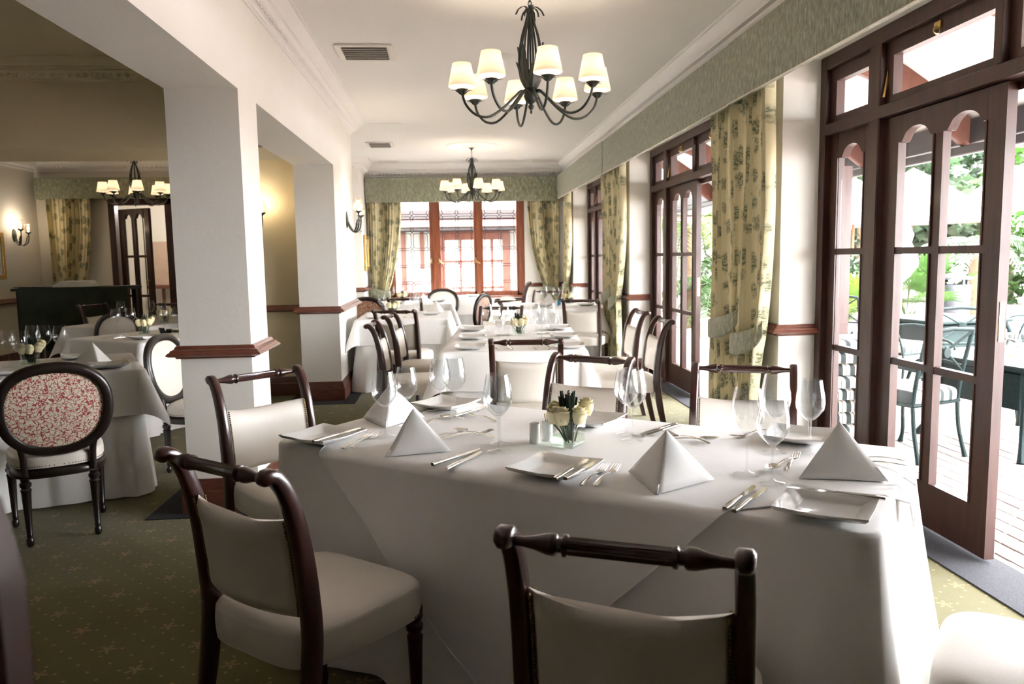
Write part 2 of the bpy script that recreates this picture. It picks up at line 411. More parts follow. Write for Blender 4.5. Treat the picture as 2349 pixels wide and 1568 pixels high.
# left room
sbox('ceiling_side', 'plaster_cream', -5.95, XLI, YN, 6.45, CZ-.01, CZ-.002, 'cream ceiling of the side room')
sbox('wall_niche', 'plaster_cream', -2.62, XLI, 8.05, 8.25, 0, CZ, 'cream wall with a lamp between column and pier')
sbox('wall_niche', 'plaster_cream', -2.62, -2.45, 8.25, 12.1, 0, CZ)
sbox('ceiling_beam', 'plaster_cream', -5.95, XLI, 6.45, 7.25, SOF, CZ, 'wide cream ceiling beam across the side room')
sbox('wall_side_room', 'plaster_pale', -6.1, -5.95, YN, 12.2, 0, CZ, 'pale end wall of the side room')
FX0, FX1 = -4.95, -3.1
sbox('wall_far_left', 'plaster_pale', -6.1, FX0, 11.9, 12.05, 0, CZ); sbox('wall_far_left', 'plaster_pale', FX1, -2.45, 11.9, 12.05, 0, CZ)
sbox('wall_far_left', 'plaster_pale', FX0, FX1, 11.9, 12.05, 2.31, CZ)
# lobby beyond the side room's doors
sbox('floor_lobby', 'carpet', -6.1, -2.2, 12.05, 15.2, -.12, 0)
sbox('wall_lobby', 'plaster_pale', -6.1, -2.2, 14.6, 14.75, 0, 2.7); sbox('wall_lobby', 'plaster_pale', -6.2, -6.05, 12.05, 14.7, 0, 2.7)
sbox('wall_lobby', 'plaster_pale', -2.4, -2.25, 12.05, 14.7, 0, 2.7); sbox('ceiling_lobby', 'ceiling', -6.2, -2.2, 12.05, 14.75, 2.7, 2.8)

def trim(name, prof, path, mat, closed=False, label=None): return struct(MB().sweep(prof, path, closed).build(name, mat, None, 30), label)
TN = [0]
def dado(path, closed=False):
    TN[0] += 1; trim('trim_%d' % TN[0], DADO, path, 'dado_wood', closed, 'moulded mahogany dado rail')
def base(side, path, closed=False): trim('baseboard_'+side, BASE, path, 'base_wood', closed, 'tall mahogany skirting board')
for x0, x1, y0, y1 in ((XLI, XL, 4.28, 4.67), (XLI, XL, 7.63, 9.06)):
    p = [(x0, y0), (x1, y0), (x1, y1), (x0, y1)]; dado(p, True); base('left', p, True)
for p in ([(-2.62, 8.05), (XLI, 8.05)], [(-1.75, 9.06), (-1.75, 12.6), (-1.385, 12.6), (-1.385, YB), (WX0-.02, YB)], [(WX1+.02, YB), (XR, YB), (XR, 12.72), (2.26, 12.72)]):
    dado(p); base('back', p)
for a, b in ((9.63, 8.71), (5.62, 4.667), (1.577, None)):
    p = [(2.26, a), (XR, a), (XR, b), (2.26, b)] if b else [(2.26, a), (XR, a), (XR, YN)]; dado(p); base('right', p)
p = [(-5.95, YN), (-5.95, 11.9), (FX0-.02, 11.9)]; dado(p); base('side', p)

CORN = [(0, 0), (.08, 0), (.08, .06), (.15, .08), (.15, .17), (.28, .22), (.40, .33), (.47, .43), (.47, .50), (.60, .54), (.60, .60), (.72, .68), (.88, .86), (.90, .93), (1, .93), (1, 1), (0, 1)]
def cornice(path, zb, out, step=.062, orn=True, mat='cornice'):
    TN[0] += 1; prof = [(o*out, zb+z*(CZ-zb)) for o, z in CORN]
    tr = trim('trim_%d' % TN[0], prof, path, mat, False, 'white plaster cornice with a leaf moulding')
    if not orn: return
    b = MB(); zc = zb+.29*(CZ-zb)
    for (x0, y0), (x1, y1) in zip(path[:-1], path[1:]):
        L = hypot(x1-x0, y1-y0); dx, dy = (x1-x0)/L, (y1-y0)/L; nx, ny = dy, -dx
        for k in range(int(L/step)):
            s_ = (k+.5)*step; o = .33*out; px, py = x0+dx*s_+nx*o, y0+dy*s_+ny*o; w = step*.36; h = .020
            d_ = .018; o2 = (nx*d_, ny*d_)
            vs = [(px-dx*w, py-dy*w, zc+h), (px+dx*w, py+dy*w, zc+h), (px+dx*w*.8, py+dy*w*.8, zc-h*.4), (px, py, zc-h*1.5), (px-dx*w*.8, py-dy*w*.8, zc-h*.4)]
            tip = (px+o2[0], py+o2[1], zc+h*.1-.012)
            b.add(vs+[tip], [(0, 5, 1), (1, 5, 2), (2, 5, 3), (3, 5, 4), (4, 5, 0)])
    stuff(b.build('leaf_moulding', mat, tr, 0))
cornice([(XL, YN), (XL, 9.06), (-1.75, 9.06), (-1.75, 12.6), (-1.385, 12.6), (-1.385, YB)], 2.775, .165)
cornice([(-1.385, YB), (XR, YB), (XR, YN)], 2.722, .195)
cornice([(-5.95, 6.45), (XLI, 6.45)], 2.775, .165, mat='plaster_cream')
cornice([(-5.95, 7.25), (-5.95, 11.9), (-2.62, 11.9)], 2.70, .19)

# dark carpet borders and door mats
def mat_(name, mat, x0, x1, y0, y1, label): return tag(MB().bbox(x0, x1, y0, y1, 0, .006, .002).build(name, mat, None, 0), label, 'mat')
mat_('floor_mat', 'dark_mat', -1.67, -.98, 4.185, 4.95, 'black carpet square laid round the foot of the near column')
mat_('floor_mat', 'dark_mat', -1.60, -.94, 7.43, 9.2, 'black carpet strip round the foot of the far pier')
for yf, nm in zip(BAYS, ('nearest glazed garden door', 'middle garden doors', 'farthest garden doors', '')):
    if nm: mat_('door_mat', 'bay_mat', 2.11, 2.385, yf-BAYW+.01, yf-.035, 'charcoal entrance mat inside the '+nm)

# ------------------------------------------------------------------ garden door bays
GX = .0625
def arch_z(u, u0, u1, zs, zt):
    # shouldered arch: flat shoulders, round crown in the middle
    c = (u0+u1)/2; w = (u1-u0)*.36; d = abs(u-c)
    return zs if d >= w else zs+(zt-zs)*sqrt(max(0, 1-(d/w)**2))
def arched_rail(b, segs, u0, u1, ztop, x0, x1, zs=1.92, zt=1.985):
    us = sorted({u0, u1, *[lerp(a, c, k/20) for a, c in segs for k in range(21)]})
    lo = []
    for u in us:
        z = zs
        for a, c in segs:
            if a <= u <= c: z = arch_z(u, a, c, zs, zt)
        lo.append(z)
    vs = []; fs = []
    for x in (x0, x1):
        vs += [(x, -u, z) for u, z in zip(us, lo)]+[(x, -u, ztop) for u in us]
    n = len(us)
    for i in range(n-1):
        fs += [(i, i+1, n+i+1, n+i), (2*n+i+1, 2*n+i, 3*n+i, 3*n+i+1), (i, 2*n+i, 2*n+i+1, i+1)]
    fs += [(n, n+n-1, 3*n+n-1, 3*n)]
    b.add(vs, fs)
def pane_mesh(u0, u1, z0, z1, arch=False):
    us = [lerp(u0, u1, k/20) for k in range(21)] if arch else [u0, u1]
    top = [arch_z(u, u0, u1, z1, z1+.065) for u in us] if arch else [z1]*len(us)
    b = MB(); poly = [(-u, z0) for u in (u0, u1)]+[(-u, z) for u, z in reversed(list(zip(us, top)))]
    return b.prism(poly, GX-.002, GX+.002, 'yz').mesh('pane', 0)
ROWS = [(.24, .78), (.815, 1.355), (1.39, 1.92)]
def glazing(parent, cols, u0, u1, z0, z1, x0, x1, stw, name):
    # stiles + rails + muntins as one joinery mesh, panes as children
    b = MB(); b.box(x0, x1, -(u0+stw), -u0, z0, z1).box(x0, x1, -u1, -(u1-stw), z0, z1)
    b.box(x0, x1, -(u1-stw), -(u0+stw), z0, ROWS[0][0])
    arched_rail(b, cols, u0+stw, u1-stw, z1, x0, x1)
    for (a, c), (a2, c2) in zip(cols[:-1], cols[1:]): b.box(x0+.003, x1-.003, -a2, -c, ROWS[0][0], 1.93)
    for k in range(2): b.box(x0+.006, x1-.006, -(u1-stw), -(u0+stw), ROWS[k][1], ROWS[k+1][0])
    for a, c in cols:   # glazing beads
        for r0, r1 in ROWS:
            for q0, q1 in ((a, a+.010), (c-.010, c)): b.box(x0-.004, x0+.008, -q1, -q0, r0, r1)
    o = b.build(name, 'door_wood', parent, 30)
    for a, c in cols:
        for k, (r0, r1) in enumerate(ROWS):
            me = pane_mesh(a-.003, c+.003, r0-.003, r1+(.0 if k == 2 else .003), k == 2); me.materials.append(MATS['pane']); link('pane', me, o)
    return o
def make_bay(n, yf, open_near, label):
    r = bpy.data.objects.new('door_%d' % n, None); COL.objects.link(r); r.location = (2.26, yf, 0); struct(r, label)
    H = 2.524
    for u0, u1 in ((0, .07), (3.02, BAYW)): MB().bbox(0, .12, -u1, -u0, 0, H, .004).build('frame_post', 'door_wood', r, 30)
    for u0, u1 in ((.55, .66), (2.43, 2.54)): MB().bbox(0, .12, -u1, -u0, 0, 2.45, .006).build('mullion', 'door_wood', r, 30)
    MB().bbox(0, .12, -3.02, -.07, 2.445, H, .004).build('frame_head', 'door_wood', r, 30)
    MB().bbox(-.004, .12, -3.02, -.07, 2.062, 2.125, .004).build('transom', 'door_wood', r, 30)
    MB().box(.088, .12, -2.43, -.66, 2.02, 2.064).build('door_stop', 'door_wood', r, 0)
    MB().bbox(0, .12, -1.566, -1.536, 2.125, 2.445, .003).build('upper_mullion', 'door_wood', r, 30)
    for u0, u1 in ((.07, .55), (.66, 1.536), (1.566, 2.43), (2.54, 3.02)):   # top-hung lights
        b = MB(); w = .045; x0, x1 = .035, .085
        b.box(x0, x1, -u1, -u0, 2.125, 2.125+w).box(x0, x1, -u1, -u0, 2.445-w-.03, 2.445).box(x0, x1, -(u0+w+.02), -u0, 2.125+w, 2.37).box(x0, x1, -u1, -(u1-w-.02), 2.125+w, 2.37)
        o = b.build('top_light', 'door_wood', r, 30)
        me = MB().box(GX-.002, GX+.002, -(u1-w-.017), -(u0+w+.017), 2.125+w-.003, 2.373).mesh('pane', 0); me.materials.append(MATS['pane']); link('pane', me, o)
        if u1-u0 > .6:
            c = (u0+u1)/2; b = MB(); b.cbox(.028, -c, 2.41, .014, .05, .03); b.tube([(.02+.016*cos(a), -c, 2.385+.016*sin(a)) for a in [k*pi/6 for k in range(13)]], .004, 6)
            b.build('catch', 'brass', o, 40)
            MB().bbox(-.006, .006, -.004, .004, 0, .20, .002, T(.012, -(u0+.02), 2.165) @ RX(R(-4)) @ RY(R(12))).build('stay', 'brass', o, 30) if u0 < 1 else None
    for u0, u1 in ((.07, .55), (2.54, 3.02)): glazing(r, [(u0+.105, u1-.09)], u0, u1, .02, 2.062, .04, .085, .085, 'sidelight')
    for k, (hu, sgn) in enumerate(((.665, 1), (2.425, -1))):
        # leaf modelled from its hinge; u runs away from the hinge
        cols = [(.117, .419), (.481, .785)]
        o = glazing(r, cols, 0, .898, .02, 2.055, .04, .085, .115, 'door_leaf')
        b = MB(); b.box(.052, .075, -.901, -.897, .98, 1.15); b.build('lock_plate', 'brass', o, 0)
        o.location = (0, -hu, 0)
        if sgn < 0: o.scale = (1, -1, 1)
        if sgn < 0 and open_near:
            o.scale = (1, -1, 1); o.rotation_euler = (0, 0, R(-96)); o.location = (.10, -hu, 0)
    return r
make_bay(1, BAYS[0], True, 'nearest glazed mahogany garden doors with arched panes')
make_bay(2, BAYS[1], True, 'middle glazed mahogany garden doors standing ajar behind the curtain')
make_bay(3, BAYS[2], False, 'farthest glazed mahogany garden doors by the back corner')

# ------------------------------------------------------------------ leaded back window
wr = bpy.data.objects.new('window_1', None); COL.objects.link(wr); wr.location = (0, YB, 0); struct(wr, 'three-light leaded window in a mahogany frame')
POSTS = [(-1.03, -.925), (-.335, -.153), (.416, .571), (1.146, 1.285)]
for a, b_ in POSTS:
    b = MB(); c = (a+b_)/2; w = (b_-a)/2
    b.bbox(a, b_, 0, .12, WZ0, WZ1, .004); b.bbox(c-w*.45, c+w*.45, -.018, .02, WZ0+.03, WZ1-.03, .004); b.build('frame_post', 'window_wood', wr, 30)
MB().bbox(WX0, WX1, 0, .12, WZ0, WZ0+.08, .004).build('sill_rail', 'window_wood', wr, 30)
MB().bbox(WX0-.05, WX1+.05, -.07, .02, WZ0-.03, WZ0, .004).build('sill', 'window_wood', wr, 30)
MB().bbox(WX0, WX1, 0, .12, WZ1-.06, WZ1, .004).build('frame_head', 'window_wood', wr, 30)
for (a0, a1), (b0, b1) in zip(POSTS[:-1], POSTS[1:]):
    x0, x1 = a1, b0; gy = .07
    pitch_x = (x1-x0)/2.12; pz = .285; gap = .036
    xs = [x0+(x1-x0)*.03, (x0+x1)/2, x1-(x1-x0)*.03]; zs = [WZ0+.08+.16+pz*k for k in range(-1, 7)]
    lead = MB(); o = bpy.data.objects.new('casement', None); COL.objects.link(o); o.parent = wr
    h = gap/2; w_ = .010; cut = .028
    def bar(xa, za, xb, zb):
        L = hypot(xb-xa, zb-za); a = atan2(zb-za, xb-xa)
        lead.box(0, L, -.004, .004, -w_/2, w_/2, T(xa, gy, za) @ RY(-a))
    zlo, zhi = WZ0+.08, WZ1-.06
    def cl(z): return min(max(z, zlo), zhi)
    def clx(x): return min(max(x, x0), x1)
    cells = []
    for i in range(4):
        xa = x0 if i == 0 else xs[i-1]+h; xb = x1 if i == 3 else xs[i]-h
        if xb-xa < .02: continue
        for k in range(len(zs)-1):
            za, zb = cl(zs[k]+h), cl(zs[k+1]-h)
            if zb-za < .02: continue
            c_ = cut if (i in (1, 2)) else 0
            poly = [(xa+c_, za), (xb-c_, za), (xb, za+c_), (xb, zb-c_), (xb-c_, zb), (xa+c_, zb), (xa, zb-c_), (xa, za+c_)] if c_ else [(xa, za), (xb, za), (xb, zb), (xa, zb)]
            for (p_, q_) in zip(poly, poly[1:]+poly[:1]): bar(p_[0], p_[1], q_[0], q_[1])
            me = MB().prism(poly, gy-.0015, gy+.0015, 'xz').mesh('pane', 0); me.materials.append(MATS['pane']); link('pane', me, o)
    for i, xc in enumerate(xs):
        for zc in zs:
            if zlo < zc < zhi:
                e = h+cut*.55
                bar(clx(xc-e), zc-e, clx(xc+e), zc+e); bar(clx(xc-e), zc+e, clx(xc+e), zc-e)
    lead.build('lead_strips', 'gutter', o, 0)
for xh, s_ in ((-.31, -1), (-.18, 1), (.44, 1)):
    b = MB(); b.box(xh-.012, xh+.012, -.028, -.016, 1.28, 1.38)
    b.tube([(xh, -.03, 1.34), (xh, -.06, 1.34), (xh+s_*.03, -.062, 1.30), (xh+s_*.075, -.06, 1.275)], .007, 8); b.build('handle', 'brass', wr, 40)

# side room glazed doors to the lobby
dr = bpy.data.objects.new('door_5', None); COL.objects.link(dr); dr.location = (FX0, 11.9, 0); struct(dr, 'glazed mahogany doors of the side room, one leaf open')
for a, b_ in ((0, .09), (.80, .94), (1.76, 1.85)): MB().bbox(a, b_, -.02, .12, 0, 2.31, .004).build('frame_post', 'door_wood', dr, 30)
MB().bbox(.09, 1.76, -.02, .12, 2.22, 2.31, .004).build('frame_head', 'door_wood', dr, 30)
lf = glazing(dr, [(.10, .27), (.32, .49)], 0, .60, .02, 2.06, .04, .085, .09, 'door_leaf')
lf.location = (.10, 0, .1); lf.rotation_euler = (0, 0, R(62))
b = MB(); b.lathe([(.004, 0), (.012, .02), (.022, .035), (.014, .055), (.002, .06)], 12, T(.04, -.55, 1.02) @ RY(-pi/2)); b.build('handle', 'brass', lf, 40)
lf2 = glazing(dr, [(.12, .38), (.44, .70)], 0, .81, .02, 2.20, .04, .085, .10, 'door_leaf'); lf2.location = (.945, 0, 0); lf2.rotation_euler = (0, 0, R(90))

# ================================================================== pelmets and curtains
def pelmet(name, x0, x1, y0, y1, z0, z1, face, label):
    r = thing(name, label, 'pelmet', ((x0+x1)/2, (y0+y1)/2, z0)); cx, cy_ = (x0+x1)/2, (y0+y1)/2
    H = z1-z0; hx, hy = (x1-x0)/2, (y1-y0)/2; t_ = .03
    if face == '-x':
        MB().bbox(-hx, -hx+t_, -hy, hy, 0, H, .005).build('front_board', 'chenille', r, 30)
        for s_ in (-1, 1): MB().bbox(-hx+t_, hx-.002, min(s_*hy, s_*(hy-t_)), max(s_*hy, s_*(hy-t_)), 0, H, .004).build('end_board', 'chenille', r, 30)
        MB().box(-hx+.004, hx-.01, -hy+t_, hy-t_, H*.42, H*.42+.012).build('track_board', 'plaster', r, 0)
        MB().tube([(-hx-.001, -hy+.004, .001), (-hx-.001, hy-.004, .001)], .004, 8).build('gap_light_strip', 'lining', r)  # pale tube standing in for the gap light and lining under the board
    else:
        MB().bbox(-hx, hx, -hy, -hy+t_, 0, H, .005).build('front_board', 'chenille', r, 30)
        for s_ in (-1, 1): MB().bbox(min(s_*hx, s_*(hx-t_)), max(s_*hx, s_*(hx-t_)), -hy+t_, hy-.002, 0, H, .004).build('end_board', 'chenille', r, 30)
        MB().box(-hx+t_, hx-t_, -hy+.004, hy-.01, H*.42, H*.42+.012).build('track_board', 'plaster', r, 0)
    return r
pelmet('pelmet', 1.83, 2.03, YN, 5.078, 2.335, 2.722, '-x', 'grey-green fabric pelmet above the nearest garden doors')
pelmet('pelmet', 1.838, 2.03, 5.082, 9.288, 2.335, 2.722, '-x', 'grey-green fabric pelmet above the middle garden doors')
pelmet('pelmet', 1.83, 2.03, 9.292, 13.17, 2.335, 2.722, '-x', 'pale lit fabric pelmet above the farthest garden doors')
pelmet('pelmet', -1.37, 1.826, 13.18, YB-.002, 2.306, 2.715, '-y', 'grey-green fabric pelmet above the leaded window')
pelmet('pelmet', -5.87, -3.0, 11.7, 11.898, 2.306, 2.60, '-y', 'olive fabric pelmet above the side room doors')

def curtain(label, axis, fixed, a0, a1, zt, ztie, zb, ta0, ta1, ba0, ba1, pleats, out, tie=True, amp=.034):
    """hangs along axis; a0..a1 extent at top, ta at the tie, ba at the hem; `out` is the sign of the room side"""
    r = thing('curtain', label, 'curtain', (fixed, (a0+a1)/2, zb) if axis == 'y' else ((a0+a1)/2, fixed, zb))
    ac = (a0+a1)/2; wid = abs(a1-a0)*1.15
    def ext(z):
        if z >= ztie:
            s_ = (zt-z)/(zt-ztie); e = s_**2.2
            return lerp(a0, ta0, e), lerp(a1, ta1, e)
        s_ = (ztie-z)/(ztie-zb); e = s_**.6
        return lerp(ta0, ba0, e), lerp(ta1, ba1, e)
    def fn(u, v):
        z = lerp(zt, zb, v); p0, p1 = ext(z)
        q = u+.012*sin(9*z+5*u)
        ph = 2*pi*pleats*1.25*u+.9*sin(4.1*u*pi)+.35*sin(2.3*z)
        k = (p1-p0)/(a1-a0)
        d = out*(amp*(.55+.45*sin(3.7*u*pi+1.3))*(1.15-.5*(1-k))*math.copysign(abs(sin(ph))**.75, sin(ph))+.012*sin(7*u+3*z))
        if tie: d += out*.035*math.exp(-((z-ztie+.12)/.16)**2)*0
        a = lerp(p0, p1, u)+.006*cos(ph)-ac
        return (d, a, z-zb) if axis == 'y' else (a, d, z-zb)
    nu = pleats*13+1; b = MB().grid(nu, 46, fn, uv=lambda u, v: (u*wid*1.5, lerp(zt, zb, v)))
    o = b.build('drape', 'toile', r, 60)
    md = o.modifiers.new('thick', 'SOLIDIFY'); md.thickness = .003; md.offset = 0
    if tie:
        lo = min(ta0, ta1)-ac-.01; hi = max(ta0, ta1)-ac+.01
        def band(u, v):
            th = lerp(-.15, pi+.15, u); w = (hi-lo)/2
            a = (lo+hi)/2-w*cos(th)*1.03; d = out*(.052*sin(max(0, min(pi, th)))+.012)
            sag = lerp(.07, -.07, u if hi > 0 else 1-u)
            half = .045+.028*sin(pi*u)
            z = ztie-zb+sag+(v-.5)*2*half-.05*sin(pi*u)
            return (d, a, z) if axis == 'y' else (a, d, z)
        tb = MB().grid(19, 6, band).build('tieback', 'chenille', r, 60)
        md = tb.modifiers.new('thick', 'SOLIDIFY'); md.thickness = .008; md.offset = 0
    return r
ZT = 2.46
curtain('toile curtain drawn back at the far side of the nearest pier', 'y', 1.935, 5.13, 5.66, ZT, .90, .02, 5.10, 5.62, 5.10, 5.60, 8, -1)
curtain('toile curtain with a low tieback at the near side of the nearest pier', 'y', 1.925, 4.56, 5.12, ZT, .84, .02, 4.66, 5.13, 4.78, 5.14, 9, -1)
curtain('toile curtain on the far side of the second pier', 'y', 1.935, 9.24, 9.80, ZT, .90, .02, 9.22, 9.72, 9.20, 9.66, 8, -1)
curtain('toile curtain with pale lining on the near side of the second pier', 'y', 1.925, 8.50, 9.20, ZT, .86, .02, 8.80, 9.22, 8.66, 9.22, 9, -1)
curtain('toile curtain on the garden wall in the back right corner', 'y', 1.945, 12.50, 13.16, ZT, .88, .02, 12.86, 13.16, 12.86, 13.16, 8, -1)
curtain('toile curtain right of the leaded window, swept to the corner', 'x', 13.275, 1.32, 1.88, ZT, .84, .02, 1.60, 1.86, 1.60, 1.84, 11, -1)
curtain('toile curtain left of the leaded window beside the gilt picture', 'x', 13.275, -1.355, -.79, ZT, .84, .02, -1.34, -1.03, -1.34, -1.06, 11, -1)
curtain('toile curtain in the side room above the green covered sideboard', 'x', 11.80, -5.76, -5.14, 2.44, .92, .02, -5.74, -5.34, -5.72, -5.34, 10, -1)

# ================================================================== ceiling fittings
def vent(label, x0, x1, y0, y1, slats, along='x'):
    r = thing('air_vent', label, 'vent', ((x0+x1)/2, (y0+y1)/2, CZ)); hx, hy = (x1-x0)/2, (y1-y0)/2; w = min(.045, hy*.4)
    b = MB()
    for q in ((-hx, hx, -hy, -hy+w), (-hx, hx, hy-w, hy), (-hx, -hx+w, -hy+w, hy-w), (hx-w, hx, -hy+w, hy-w)): b.bbox(*q, -.016, -.001, .003)
    b.build('frame', 'vent_white', r, 30)
    MB().box(-hx+w, hx-w, -hy+w, hy-w, -.003, -.001).build('slat_shade', 'vent_dark', r, 0)  # thin dark sheet standing in for the shade behind the slats
    for k in range(slats):
        if along == 'x':
            yy = lerp(-hy+w, hy-w, (k+.5)/slats); MB().box(-hx+w, hx-w, -.017, .017, -.0015, .0015, T(0, yy, -.016) @ RX(R(38))).build('slat', 'vent_white', r, 0)
        else:
            xx = lerp(-hx+w, hx-w, (k+.5)/slats); MB().box(-.007, .007, -hy+w, hy-w, -.0015, .0015, T(xx, 0, -.012) @ RY(R(40))).build('slat', 'vent_white', r, 0)
    return r
vent('large louvred air vent in the ceiling left of the near chandelier', -.81, -.387, 5.96, 6.42, 6)
vent('second louvred air vent further down the ceiling', -1.10, -.735, 10.79, 11.26, 5)
vent('small slatted grille above the left curtain', -1.10, -.80, 12.88, 13.02, 11, 'y')
vent('small slatted grille above the right corner curtain', 1.40, 1.70, 12.88, 13.02, 11, 'y')
b = MB(); b.bbox(-.92, -.50, 9.36, 9.90, CZ-.006, CZ-.0005, .002); 
tag(b.build('ceiling_hatch', 'ceiling', None, 30), 'flat square access panel in the ceiling', 'hatch')
b = MB().lathe([(.001, -.012), (.06, -.012), (.082, -.008), (.088, 0)], 32, T(.461, 6.30, CZ)); tag(b.build('ceiling_speaker', 'gypsum_trim'), 'flat round disc on the ceiling behind the near chandelier', 'speaker')
def rose(x, y, label):
    r = thing('ceiling_rose', label, 'ceiling rose', (x, y, CZ))
    MB().lathe([(.001, -.035), (.05, -.035), (.07, -.02), (.16, -.018), (.20, -.028), (.24, -.018), (.30, -.016), (.335, -.022), (.36, -.008), (.365, 0)], 48).build('disc', 'cornice', r, 50)
    for k in range(16):
        a = 2*pi*k/16; MB().lathe([(.001, -.012), (.014, -.009), (.02, 0)], 8, T(.115*cos(a), .115*sin(a), -.016)).build('petal', 'cornice', r, 50)
rose(.343, 11.17, 'white plaster rose above the far chandelier'); rose(.485, 4.53, 'white plaster rose above the near chandelier')
rose(-4.2, 11.0, 'white plaster rose in the side room')

# ================================================================== chandeliers
def point(parent, loc, watts, rad=.02, col=(1, .84, .68)):
    l = bpy.data.lights.new('bulb_light', 'POINT'); l.energy = watts; l.shadow_soft_size = rad; l.color = col
    o = bpy.data.objects.new('bulb_light', l); COL.objects.link(o); o.parent = parent; o.location = loc; return o
def leaf_plate(path, wid, M=None, lobes=4):
    # serrated leaf following a 3d path (x outwards, z up), width in y
    b = MB(); n = 14; P = curve(path, n); vs = []; fs = []
    for k, p in enumerate(P):
        s_ = k/(n-1); w = wid*(sin(pi*min(1, s_*.9+.12)))*(1-.35*abs(sin(lobes*pi*s_))) if k < n-1 else .001
        vs += [(p.x-.006, p.y-w, p.z), (p.x+.004, p.y, p.z), (p.x-.006, p.y+w, p.z)]
    for k in range(n-1): fs += [(3*k, 3*k+1, 3*k+4, 3*k+3), (3*k+1, 3*k+2, 3*k+5, 3*k+4)]
    return b.add(vs, fs, M)
def chandelier(loc, label, a0, watts):
    r = thing('chandelier', label, 'chandelier', loc)     # origin at the finial tip, z up
    top = .593
    MB().lathe([(.001, 0), (.008, .012), (.004, .022), (.014, .032), (.018, .045), (.008, .055), (.03, .07), (.042, .10), (.035, .125), (.04, .135), (.024, .15), (.02, .17)], 16).build('hub', 'iron', r)
    MB().tube([(0, 0, .15), (0, 0, top)], .006, 8).build('stem', 'iron', r)
    for k in range(8):
        a = a0+k*pi/4; M = RZ(a)
        pts = [(.025, 0, .115), (.055, 0, .128), (.09, 0, .10), (.165, 0, .03), (.245, 0, -.018), (.32, 0, -.008), (.375, 0, .045), (.395, 0, .105)]
        arm = MB().tube(curve(pts, 26), .0075, 8, M, up=(0, 1, 0)).build('arm', 'iron', r)
        cup = MB(); cup.lathe([(.008, .10), (.012, .112), (.03, .125), (.034, .128)], 10, M @ T(.395, 0, 0), cap=False)
        for j in range(6):
            q = j*pi/3; cup.add(leaf_plate([(.010, 0, .10), (.028, 0, .116), (.046, 0, .124), (.058, 0, .122)], .016, M @ T(.395, 0, 0) @ RZ(q), 2).v, [f for f in leaf_plate([(.010, 0, .10), (.028, 0, .116), (.046, 0, .124), (.058, 0, .122)], .016, None, 2).f])
        cup.build('leaf_cup', 'iron', arm)
        MB().lathe([(.009, .12), (.009, .175), (.006, .18)], 12, M @ T(.395, 0, 0)).build('candle_sleeve', 'china', arm)
        MB().lathe([(.003, .178), (.011, .19), (.013, .205), (.008, .228), (.001, .245)], 12, M @ T(.395, 0, 0)).build('bulb', 'bulb', arm)
        sh = MB(); sh.lathe([(.077, .142), (.0775, .146), (.0765, .152), (.053, .262), (.0535, .266), (.0515, .268), (.0505, .262), (.0745, .150), (.0755, .142), (.077, .142)], 32, M @ T(.395, 0, 0), cap=False); sh.build('lamp_shade', 'shade', arm)
        point(r, M @ Vector((.395, 0, .21)), watts)
        # cage rods and the curled crown
        MB().tube(curve([(.03, 0, .15), (.058, 0, .22), (.066, 0, .31), (.05, 0, .42), (.026, 0, .50), (.014, 0, .55)], 20), .006, 8, M, up=(0, 1, 0)).build('cage_rod', 'iron', r)
        if k % 2 == 0:
            leaf_plate([(.012, 0, .53), (.016, 0, .575), (.038, 0, .592), (.066, 0, .575), (.082, 0, .545)], .015, M, 3).build('crown_leaf', 'iron', r)
        else:
            leaf_plate([(.012, 0, .53), (.016, 0, .565), (.034, 0, .575), (.052, 0, .555), (.058, 0, .525)], .013, M, 3).build('crown_leaf', 'iron', r)
        leaf_plate([(.035, 0, .145), (.062, 0, .20), (.076, 0, .27), (.078, 0, .33), (.086, 0, .385)] if k % 2 else [(.035, 0, .145), (.058, 0, .19), (.068, 0, .24), (.082, 0, .285)], .030, M, 4).build('acanthus_leaf', 'iron', r)
    cz = CZ-loc[2]
    for k in range(int((cz-.02-top)/.03)):
        z = top+.012+k*.03; M = T(0, 0, z) @ (RZ(pi/2) if k % 2 else Matrix.Identity(4))
        MB().tube([(.009*cos(q), 0, .02*sin(q)) for q in [j*pi/6 for j in range(13)]], .0028, 6, M).build('chain_link', 'iron', r)
    MB().lathe([(.001, cz-.075), (.012, cz-.07), (.02, cz-.05), (.045, cz-.038), (.05, cz-.036)], 20).build('canopy', 'iron', r)
    return r
chandelier((.485, 4.53, 2.182), 'eight-shade dark iron chandelier hanging nearest the camera', R(-83), .5)
chandelier((.343, 11.17, 2.182), 'dark iron chandelier hanging before the leaded window', R(-79), .5)
chandelier((-4.2, 11.0, 2.182), 'dark iron chandelier in the side room', R(-66), .5)

